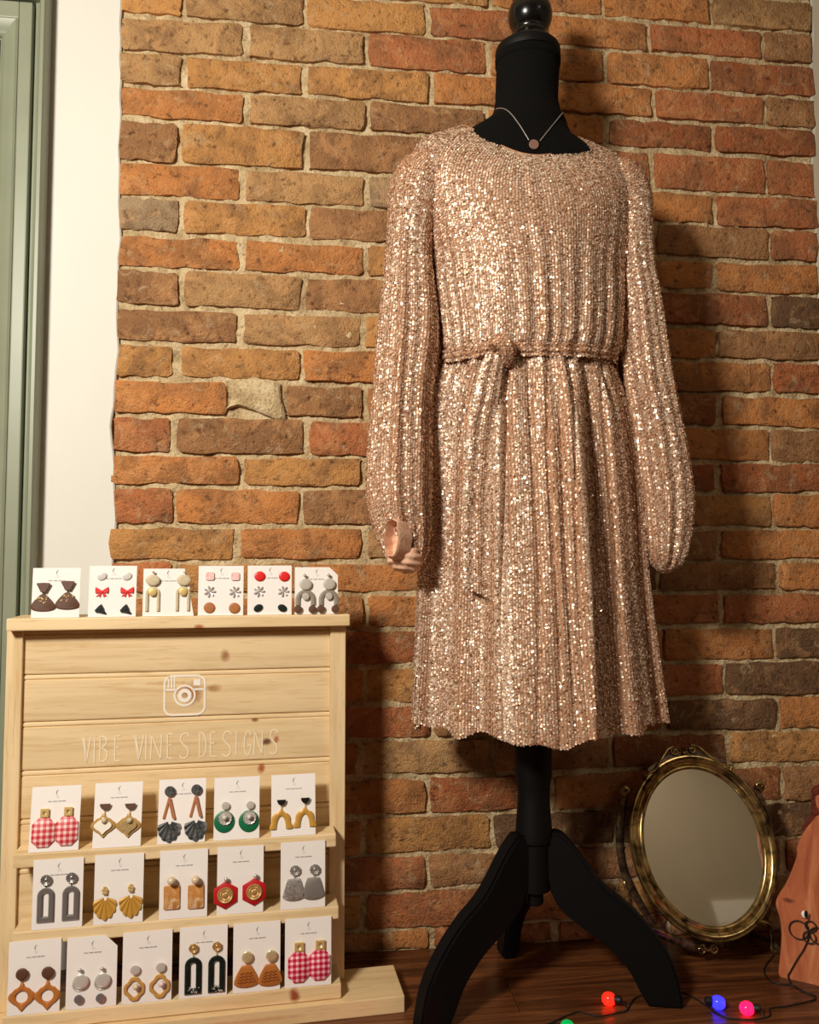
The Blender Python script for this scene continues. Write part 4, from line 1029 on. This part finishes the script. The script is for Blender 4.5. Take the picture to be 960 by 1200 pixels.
  ('stud', 'ellipse', -17.8, 52.3, (7.3, 7.3), 'silver_bright', 1),
  ('pearl', 'ball', -15.7, 28.4, (4.6,), 'pearl_sand', 1),
  ('link', 'bar', -17.8, 46.5, (0.0, -5.1, 2.3), 'gold', 0),
  ('earring', 'scring', 19.5, 23.2, (34.0, 38.5, 5.7), 'ochre_clay', 0),
  ('stud', 'ellipse', 20.7, 52.7, (7.3, 7.3), 'silver_bright', 1),
  ('pearl', 'ball', 22.7, 28.7, (4.6,), 'blush_pale', 1),
  ('link', 'bar', 20.7, 46.9, (0.0, -5.1, 2.3), 'gold', 0),
 ]),
 ('C4',-0.2321,0.0741,0.1075,[
  ('earring', 'arch', -15.4, 34.0, (26.2, 56.3, 7.9), 'black_green', 0),
  ('silver_leaf', 'flecks', -15.4, 13.3, (22.3, 10.5), 'silver_bright', 1),
  ('stud', 'cog', -15.5, 76.8, (7.47, 7), 'gold_antique', 1),
  ('link', 'bar', -15.5, 70.3, (0.0, -7.8, 2.6), 'gold', 0),
  ('earring', 'arch', 20.8, 33.7, (26.2, 56.3, 7.9), 'black_green', 0),
  ('silver_leaf', 'flecks', 20.9, 12.8, (22.3, 10.5), 'silver_bright', 1),
  ('stud', 'cog', 20.8, 76.8, (7.47, 7), 'gold_antique', 1),
  ('link', 'bar', 20.8, 70.3, (0.0, -7.8, 2.6), 'gold', 0),
 ]),
 ('C5',-0.1485,0.0747,0.1065,[
  ('earring', 'bell', -16.3, 25.6, (38.7, 33.4, 14.7), 'caramel', 0),
  ('carved_waves', 'waves', -16.3, 24.2, (26.7, 16.0), 'rust', 1),
  ('stud', 'ellipse', -14.9, 55.7, (8.8, 9.1), 'gold_bright', 1),
  ('earring', 'bell', 21.5, 24.1, (38.7, 33.4, 14.7), 'caramel', 0),
  ('carved_waves', 'waves', 21.5, 22.7, (26.7, 16.0), 'rust', 1),
  ('stud', 'ellipse', 23.2, 54.4, (8.8, 9.1), 'gold_bright', 1),
 ]),
 ('C6',-0.0662,0.0751,0.1073,[
  ('earring', 'oct', -15.5, 31.8, (34.0, 47.6, 9.5), 'gingham_red', 0),
  ('stud', 'rectring', -14.7, 63.9, (15.0, 15.0, 3.5), 'gold', 1),
  ('earring', 'oct', 18.4, 32.8, (34.0, 47.6, 9.5), 'gingham_red', 0),
  ('stud', 'rectring', 19.4, 64.8, (15.0, 15.0, 3.5), 'gold', 1),
 ]),
]
LAB = {
 'T1': 'white card on the top shelf with two brown gold-flecked bell-shaped drop earrings',
 'T2': 'white card with pearl, red bow and dark green stud pairs on the top shelf',
 'T3': 'clipped white card on the top shelf with tall sand-coloured arch earrings and gold coins',
 'T4': 'white card with pink square, silver flower and round wooden stud pairs on the top shelf',
 'T5': 'white card with red disc, silver flower and black oval stud pairs on the top shelf',
 'T6': 'clipped white card with grey arch earrings and brown beads, right end of top shelf',
 'A1': 'white card on the upper ledge with soft red gingham octagon earrings',
 'A2': 'white card with pointed gold lantern-shaped earrings and brown half-moon studs, upper ledge',
 'A3': 'white card with black marbled shell earrings hanging from copper bars, upper ledge',
 'A4': 'white card with emerald green disc earrings and silver filigree, upper ledge',
 'A5': 'white card with mustard scalloped arch earrings under black half-moon studs, right end of upper ledge',
 'B1': 'white card with pewter arch earrings under round studs, left end of middle ledge',
 'B2': 'white card with mustard ribbed shell earrings on the middle ledge',
 'B3': 'white card with caramel marbled rectangle earrings under pearl studs, middle ledge',
 'B4': 'white card with red hexagon earrings and gold spiral medallions, middle ledge',
 'B5': 'white card with grey rounded trapezoid earrings under flower studs, right end of middle ledge',
 'C1': 'white card with caramel lantern-shaped earrings pierced by round holes, left end of bottom ledge',
 'C2': 'clipped white card with layered silver disc earrings and dark coins, bottom ledge',
 'C3': 'white card with scalloped ochre ring earrings around pearls, bottom ledge',
 'C4': 'white card with black arch earrings flecked with silver under gold studs, bottom ledge',
 'C5': 'white card with carved caramel bell earrings under gold disc studs, bottom ledge',
 'C6': 'white card with bright red gingham octagon earrings, right end of bottom ledge'}
# print shared by every card: leaf-like mark, pale curl and the line with the shop's name
def print_mesh():
    G = Geo(); y = -.0011
    P = spline([(.0, .0), (-.0022, .0022), (-.0016, .0052), (.0012, .0078)], 12)
    L = [(p[0], p[1]) for p in P]; Rr = [(p[0] + .0012 * math.sin(PI * i / 11), p[1] - .0003) for i, p in enumerate(P)]
    G.rings([[(a[0], y, a[1]), (a[0], y - .00012, a[1]), (b[0] + .0004, y - .00012, b[1]), (b[0] + .0004, y, b[1])] for a, b in zip(L, Rr)], True, True, True)
    return G
def curl_mesh():
    G = Geo(); stroke(G, spline([(-.0006, -.0002), (-.0012, -.0030), (.0006, -.0046), (.0022, -.0030), (.0014, -.0010)], 16), .0004, -.0011)
    return G
def line_mesh():
    G = Geo(); x = -.0135; slots = []
    for ch in 'VIBE VINES DESIGNS':
        w_ = .0006 if ch == 'I' else .00115
        if ch != ' ': slots.append((ch, x, x + w_))
        x += w_ + .00048 if ch != ' ' else .0011
    lettering(G, '', 0, 0, -.0105, .0013, .00028, -.0011, slots); return G
g_mark, g_curl, g_line = (mesh('t', g.V, g.F) for g in (print_mesh(), curl_mesh(), line_mesh()))
for g, m in ((g_mark, 'ink'), (g_curl, 'ink_pale'), (g_line, 'ink')): g.data.materials.append(M[m])
PRINT = [(n, g.data) for n, g in (('printed_mark', g_mark), ('printed_curl', g_curl), ('printed_name', g_line))]
for g in (g_mark, g_curl, g_line): bpy.data.objects.remove(g)
CLIP = {'T3': (.013, .031), 'T6': (.0145, .0135), 'C2': (.018, .0175)}
sd = Vector((math.cos(SYAW), math.sin(SYAW), 0)); sn = Vector((math.sin(SYAW), -math.cos(SYAW), 0))
GR = {'T': ('earring cards on the top shelf', .015, 5, .6499), 'A': ('earring cards on the upper ledge', .044, 10, .2874), 'B': ('earring cards on the middle ledge', .0520, 2, .1726), 'C': ('earring cards on the bottom ledge', .060, 2, .0519)}
rc = random.Random(9)
for (cid, s_, cw, ch, items) in CARDS:
    grp, off, lean, zb = GR[cid[0]]
    loc = Vector((SP[0], SP[1], 0)) + sd * s_ + sn * off; loc.z = zb
    c = tag(empty('earring_card', loc, (-math.radians(lean), 0, SYAW + math.radians(rc.uniform(-1.2, 1.2)))), LAB[cid], 'earring card', grp)
    a, cl = cw / 2, CLIP.get(cid)
    P = [(-a, 0), (a, 0)] + ([(a, ch - cl[1]), (a - cl[0], ch)] if cl else [(a, ch)]) + [(-a, ch)]
    if cid == 'T3': P = [(-a, 0), (a + .004, 0), (a - .003, ch - .040), (a - .004, ch - .022), (a - .012, ch), (-a, ch)]
    G = Geo(); G.prism(P, 0.0, -.0009); G.obj('backing_card', M['paper'], c, 20)
    for nm, me in PRINT:
        o = bpy.data.objects.new(nm, me); COL.objects.link(o); o.parent = c; o.location = (0.001, 0, ch * .865)
    cur = None; k = 0; LAYER = {}
    for (nm, kind, x, z, p, mt, ly) in items:
        k += 1
        G = build(kind, p, k * 13 + len(items))
        yb = -.0012 - .0034 * ly
        if nm == 'earring':
            cur = G.obj('earring', M[mt], c, 40); cur.location = (x / 1000, yb, z / 1000)
            if kind == 'ellipse' and cid in ('T2', 'T5') and p[0] != p[1] and mt != 'red': cur.rotation_euler = (0, rc.choice((-.5, .45)), 0)
            main = cur; used = set(m.name for m in cur.data.materials)
            if kind == 'arch' or kind == 'rainbow': pass
        else:
            o = G.obj(nm, M[mt], main, 40); o.location = (x / 1000 - main.location.x, yb - main.location.y, z / 1000 - main.location.z)

# ================================================================== oval mirror
TILT = math.radians(19)
MC = Vector((.7240, -.118, .2140))
mr = tag(empty('dressing_mirror', (.7240, -.105, 0)), 'oval dressing mirror in an aged brass frame on a scrolled stand by the brick wall', 'mirror')
swing = Matrix.Translation(MC - Vector((.7240, -.105, 0))) @ Matrix.Rotation(-TILT, 4, 'X') @ Matrix.Rotation(math.radians(-4.0), 4, 'Y')
RA, RB = .1160, .1370                      # half axes of the glass
def oval(e, n=72): return [((RA + e) * math.cos(2 * PI * k / n), (RB + e) * math.sin(2 * PI * k / n)) for k in range(n)]
def frame_ring(prof, name, mat, par):
    G = Geo(); R = [[(x, yy, z) for x, z in oval(e)] for e, yy in prof]; G.rings(R + [R[0]], True)
    o = G.obj(name, mat, par, 50); return o
fr = frame_ring([(-.002, .004), (-.002, -.0035), (.0005, -.0062), (.0035, -.0066), (.0060, -.0045), (.0075, -.0032), (.0085, -.0058), (.0115, -.0098), (.0155, -.0104), (.0185, -.0074), (.0198, -.0048), (.0208, -.0062), (.0232, -.0060), (.0242, -.0030), (.0236, .004)], 'frame', M['brass'], mr); fr.matrix_local = swing
G = Geo(); G.rings([[(x, 0.0, z) for x, z in oval(-.001)], [(x, -.0012, z) for x, z in oval(-.001)]], True, True, True); g_ = G.obj('glass', M['mirror'], mr, 20); g_.matrix_local = swing
G = Geo(); G.rings([[(x, .0038, z) for x, z in oval(.020)], [(x, .008, z) for x, z in oval(.018)]], True, True, True); b_ = G.obj('backing', M['bronze'], mr, 20); b_.matrix_local = swing
def spiral(cx, cz, r0, turns, a0, sgn, n=26): return [(cx + r0 * (1 - .78 * k / (n - 1)) * math.cos(a0 + sgn * 2 * PI * turns * k / (n - 1)), -.004, cz + r0 * (1 - .78 * k / (n - 1)) * math.sin(a0 + sgn * 2 * PI * turns * k / (n - 1))) for k in range(n)]
G = Geo(); zt = RB + .0245
for s in (-1, 1):
    sp = spiral(s * .0170, zt + .0085, .0085, 1.3, PI / 2, -s)
    arm = [(s * .086, -.003, zt - .0365), (s * .078, -.004, zt - .0270), (s * .064, -.005, zt - .0215), (s * .046, -.005, zt - .002), (s * .032, -.004, zt + .0120), (s * .0225, -.004, zt + .0165)]
    G.tube([tuple(p) for p in spline(arm, 18)] + sp, [.0030] * 18 + [.0026] * len(sp), 8)
    G.tube([(s * .0860, -.003, zt - .0370), (s * .0895, -.005, zt - .0330), (s * .0880, -.005, zt - .0285), (s * .0830, -.004, zt - .0290)], [.003, .0036, .0032, .002], 8)
cr = G.obj('crest', M['brass'], fr, 50)
G = Geo(); n = 22; top = [(x, .002, zt + .012 - .030 * abs(x / .078) ** 1.5) for x in np.linspace(-.078, .078, n)]; bot = [(x, .002, (RB + .020) * math.sqrt(max(0, 1 - (x / (RA + .020)) ** 2)) - .003) for x in np.linspace(-.078, .078, n)]
G.rings([[a, (a[0], -.003, a[2]), (b[0], -.003, b[2]), b] for a, b in zip(top, bot)], True, True, True); G.obj('crest_plate', M['bronze'], fr, 30)
G = Geo()
for x, z, r in ((0, .004, .0046), (-.0062, .010, .0030), (.0062, .010, .0030), (0, .0125, .0030)):
    G.rings([[(x + r * math.sin(a) * math.cos(t), -.0055 - r * math.cos(a), zt + z + r * math.sin(a) * math.sin(t)) for t in np.linspace(0, 2 * PI, 12, endpoint=False)] for a in np.linspace(.15, PI - .15, 7)], True, True, True)
G.obj('rosette', M['brass'], fr, 60)
LX = lambda px: px - .7240
for s in (-1, 1):
    pts = [(s * .128, .030, .306), (s * .1350, .028, .290), (s * .1455, .022, .250), (s * .1490, .016, .205), (s * .1440, .010, .165), (s * .1290, .004, .128), (s * .1070, .000, .090), (s * .0930, -.002, .066)]
    Q = spline(pts, 40); G = Geo(); G.tube([tuple(p) for p in Q], list(np.interp(np.linspace(0, 1, 40), [0, .08, .25, .7, 1], [.004, .0058, .0085, .0080, .0050])), 10, .55)
    ar = G.obj('support_arm', M['bronze'], mr, 60)
    G = Geo(); sp = [(p[0], .028 + p[1], p[2]) for p in spiral(s * .1335, .307, .0085, 1.25, -PI / 2 if s > 0 else -PI / 2, s)]
    G.tube(sp, list(np.linspace(.0042, .0055, len(sp))), 8); G.obj('scroll', M['brass'], ar, 60)
    G = Geo(); Q = spline([(s * .1420, .012, .152), (s * .1450, .006, .140), (s * .1370, .002, .120), (s * .1340, -.002, .085), (s * .1200, -.004, .062), (s * .0960, -.006, .058)], 26); G.tube([tuple(p) for p in Q], .0032, 8); G.obj('side_scroll', M['brass'], mr, 60)
    G = Geo(); Q = spline([(s * .050, -.010, .0420), (s * .090, -.008, .0640), (s * .118, -.004, .0640), (s * .1350, .0, .0520), (s * .1400, .002, .030), (s * .1385, .002, .014), (s * .1450, .002, .0065), (s * .1560, .002, .0065)], 34)
    G.tube([tuple(p) for p in Q], list(np.interp(np.linspace(0, 1, 34), [0, .3, .6, 1], [.0045, .0062, .0042, .0040])), 8); G.obj('base_scroll', M['brass'], mr, 60)
    G = Geo(); Q = spline([(s * .140, -.052, .0055), (s * .146, -.030, .012), (s * .146, .010, .018), (s * .142, .050, .012), (s * .138, .078, .0055)], 24); G.tube([tuple(p) for p in Q], .0052, 8, .8); G.obj('foot', M['bronze'], mr, 60)
G = Geo(); Q = spline([(-.092, -.008, .058), (-.060, -.010, .046), (-.030, -.012, .034), (0, -.012, .030), (.030, -.012, .034), (.060, -.010, .046), (.092, -.008, .058)], 40); G.tube([tuple(p) for p in Q], list(.0065 + .0035 * np.sin(np.linspace(0, PI, 40))), 10, .6); G.obj('base_bar', M['bronze'], mr, 60)
G = Geo()
for s in (-1, 1): sp = [(p[0], -.020 + p[1], p[2]) for p in spiral(s * .013, .030, .0090, 1.3, PI / 2, s)]; G.tube(sp, .0024, 8)
G.tube([(-.005, -.024, .030), (.005, -.024, .030)], .0042, 8); G.obj('base_rosette', M['brass'], mr, 60)
G = Geo(); G.tube([(-.136, .030, .200), (-.146, .020, .205)], .003, 8); G.tube([(.136, .030, .200), (.146, .020, .205)], .003, 8); G.obj('pivot_pin', M['brass'], mr, 60)

# ================================================================== live-edge wood slab
t = NT('red_brown_wood'); t.set(0.55, 0, 0.4); v = t.coords(scale=(9, 9, 2.2)); a = t.noise(v, 3.2, 5, .6, 1.6)
c_ = t.ramp(a.outputs[0], [(.3, lin((160, 80, 46))), (.5, lin((190, 108, 66))), (.7, lin((210, 138, 90)))])
tc = t.n('ShaderNodeTexCoord'); sp_ = t.n('ShaderNodeSeparateXYZ'); t.l(tc.outputs['Object'], sp_.inputs[0])
dx = t.math('DIVIDE', t.math('SUBTRACT', sp_.outputs[0], .019), .012); dz = t.math('DIVIDE', t.math('SUBTRACT', sp_.outputs[2], .134), .0052)
d_ = t.math('ADD', t.math('SQRT', t.math('ADD', t.math('MULTIPLY', dx, dx), t.math('MULTIPLY', dz, dz))), t.math('MULTIPLY', t.math('SUBTRACT', a.outputs[0], .5), 1.2))
t.color(t.mix(t.ramp(d_, [(.35, (.85, .85, .85)), (1.0, (0, 0, 0))]), c_, lin((96, 46, 24)))); t.bump(a.outputs[0], .15, .002); M['slab'] = t.m
SL = (.8310, -.1780, 0.0); sa = math.radians(-36)
sb = tag(empty('wood_slab', SL, (math.radians(-3), 0, sa)), 'upright reddish-brown live-edge wood slab with a knot, at the right edge of the picture', 'wood slab')
edge = [(.003, .0), (.000, .006), (.0035, .040), (.006, .072), (.004, .100), (-.002, .122), (.0015, .136), (.013, .156), (.024, .182), (.0340, .212), (.036, .232), (.050, .262), (.066, .285), (.069, .300), (.066, .318), (.072, .330)]
right = [(.215, .322), (.222, .290), (.214, .24), (.226, .19), (.238, .13), (.232, .07), (.240, .0)]
Q = [tuple(p) for p in spline(edge, 46)]; R2 = [tuple(p) for p in spline(right, 26)]; poly = Q + R2
G = Geo(); cx_, cz_ = .12, .15; tk = .024
rg = [[(cx_ + (x - cx_) * s_, yy, cz_ + (z - cz_) * s_ if z > .001 else 0.0) for x, z in poly] for s_, yy in ((.985, 0), (1, .002), (1, tk - .002), (.985, tk))]
G.rings(list(reversed(rg)), True, True, True); G.obj('board', M['slab'], sb, 40)
bark = simple('dark_red_bark', (104, 44, 30), .9, 0, .2, .3, 120, .8)
G = Geo(); rk = random.Random(4); P_ = [p for p in Q if p[1] > .255] + [(.09, .333), (.13, .335), (.17, .331), (.21, .323)]
for k, (x, z) in enumerate(spline(P_, 22)): r = rk.uniform(.006, .011); G.rings([[(x + r * math.sin(a) * math.cos(b), tk / 2 - r * 1.3 * math.cos(a), z + r * math.sin(a) * math.sin(b)) for b in np.linspace(0, 2 * PI, 8, endpoint=False)] for a in np.linspace(.2, PI - .2, 6)], True, True, True)
G.obj('bark', bark, sb, 60)
G = Geo(); G.rings([[(.0455 + r * math.cos(b), yy, .116 + r * math.sin(b)) for b in np.linspace(0, 2 * PI, 16, endpoint=False)] for r, yy in ((.006, .001), (.006, -.004), (.0045, -.006), (.002, -.006))], True, True, True); hk = G.obj('hook_washer', M['white_paint'], sb, 40)
G = Geo(); G.tube([(.0480, -.003, .116), (.0480, -.014, .117), (.0485, -.017, .126)], .0028, 8); G.obj('hook', M['wire'], hk, 40)

# ================================================================== string of coloured lights
sg = tag(empty('string_lights', (.60, -.25, 0)), 'string of coloured Christmas bulbs on a dark wire winding over the floor', 'string lights')
S0 = Vector((.60, -.25, 0)); wr = .0013
m_sl = Matrix.Translation(SL) @ Matrix.Rotation(sa, 4, 'Z') @ Matrix.Rotation(math.radians(-3), 4, 'X')
def on_slab(x, z, o=.0035): return tuple(m_sl @ Vector((x, -o, z)) - S0)
wz = .0016
fl_ = [(.8656, -.105), (.8210, -.150), (.8062, -.1862), (.8150, -.2040), (.8370, -.2120), (.8425, -.231), (.8544, -.249), (.8433, -.2613), (.7898, -.2737), (.7573, -.2776), (.7433, -.2989), (.7077, -.3047), (.6703, -.2929), (.6560, -.2560), (.6380, -.2160), (.5981, -.2060), (.5487, -.2200), (.5195, -.2549), (.5027, -.2606), (.4645, -.2662), (.441, -.2508), (.4134, -.2602), (.3748, -.2802), (.30, -.300), (.22, -.318), (.14, -.306), (.06, -.300), (-.03, -.318), (-.12, -.312), (-.22, -.330), (-.34, -.322), (-.46, -.345), (-.60, -.34)]
G = Geo(); Q = spline([(x - S0.x, y_ - S0.y, wz) for x, y_ in fl_], 330); G.tube([tuple(p) for p in Q], wr, 6)
lead = [on_slab(.046, .104), on_slab(.052, .085), on_slab(.044, .060), on_slab(.031, .036), on_slab(.021, .016), on_slab(.0165, .006, .007), (.8370 - S0.x, -.2120 - S0.y, wz)]
G.tube([tuple(p) for p in spline(lead, 40)], wr, 6)
def loop(cx, cz, r, o=.004): return [on_slab(cx + r * math.cos(a), cz + r * math.sin(a), o) for a in np.linspace(.4, 2 * PI + .4, 30)]
G.tube(loop(.035, .088, .0155), .0012, 6); G.tube(loop(.0545, .099, .0085, .006), .0012, 6); G.tube(loop(.066, .085, .0135, .005), .0012, 6); G.tube(loop(.052, .080, .010, .0065), .0011, 6)
G.obj('wire', M['wire'], sg, 60)
BC = {'red': ((255, 24, 12), 3.6), 'blue': ((30, 30, 255), 5.0), 'pink': ((255, 14, 60), 4.0), 'green': ((0, 150, 70), 1.0)}
BM = {k: glow(k + '_bulb', c, e) for k, (c, e) in BC.items()}
bulbs = [(.4950, -.236, 'red', (.9, -.5)), (.6720, -.268, 'blue', (-1, .3)), (.7090, -.290, 'pink', (1, -.3)), (.4010, -.308, 'green', (.4, -.6)), (.085, -.318, 'pink', (.8, .4)), (-.10, -.330, 'red', (1, .3)), (-.30, -.345, 'pink', (.7, .5)), (.22, -.345, 'pink', (.3, .7))]
for x, y_, k, (dx_, dy_) in bulbs:
    d = Vector((dx_, dy_, .12)).normalized(); c = Vector((x, y_, .0112)) - S0
    q = d.to_track_quat('Z', 'Y'); prof = [(.0001, -.0112), (.005, -.0100), (.0088, -.0066), (.0108, -.0015), (.0106, .0035), (.0085, .0080), (.0058, .0105)]
    G = Geo(); n = 20; G.rings([[tuple(c + q @ Vector((r * math.cos(2 * PI * j / n), r * math.sin(2 * PI * j / n), z))) for j in range(n)] for r, z in prof], True, True, True)
    o = G.obj('bulb', BM[k], sg, 60); o['label'] = k + ' glowing bulb'
    G = Geo(); G.rings([[tuple(c + q @ Vector((r * math.cos(2 * PI * j / 12), r * math.sin(2 * PI * j / 12), z))) for j in range(12)] for r, z in ((.0060, .0098), (.0064, .0105), (.0060, .0200), (.0030, .0225))], True, True, True)
    G.obj('socket', M['wire'], o, 40)
    G = Geo(); p0_ = c + d * .0215; wp = min(Q, key=lambda p: (Vector(p) - p0_).length); G.tube([tuple(p0_), tuple((p0_ + Vector(wp)) / 2), tuple(wp)], .0012, 6); G.obj('bulb_lead', M['wire'], o, 40)
bpy.context.view_layer.update()
mr.rotation_euler = (0, 0, 0)
far_casing(2.63, 1.05)
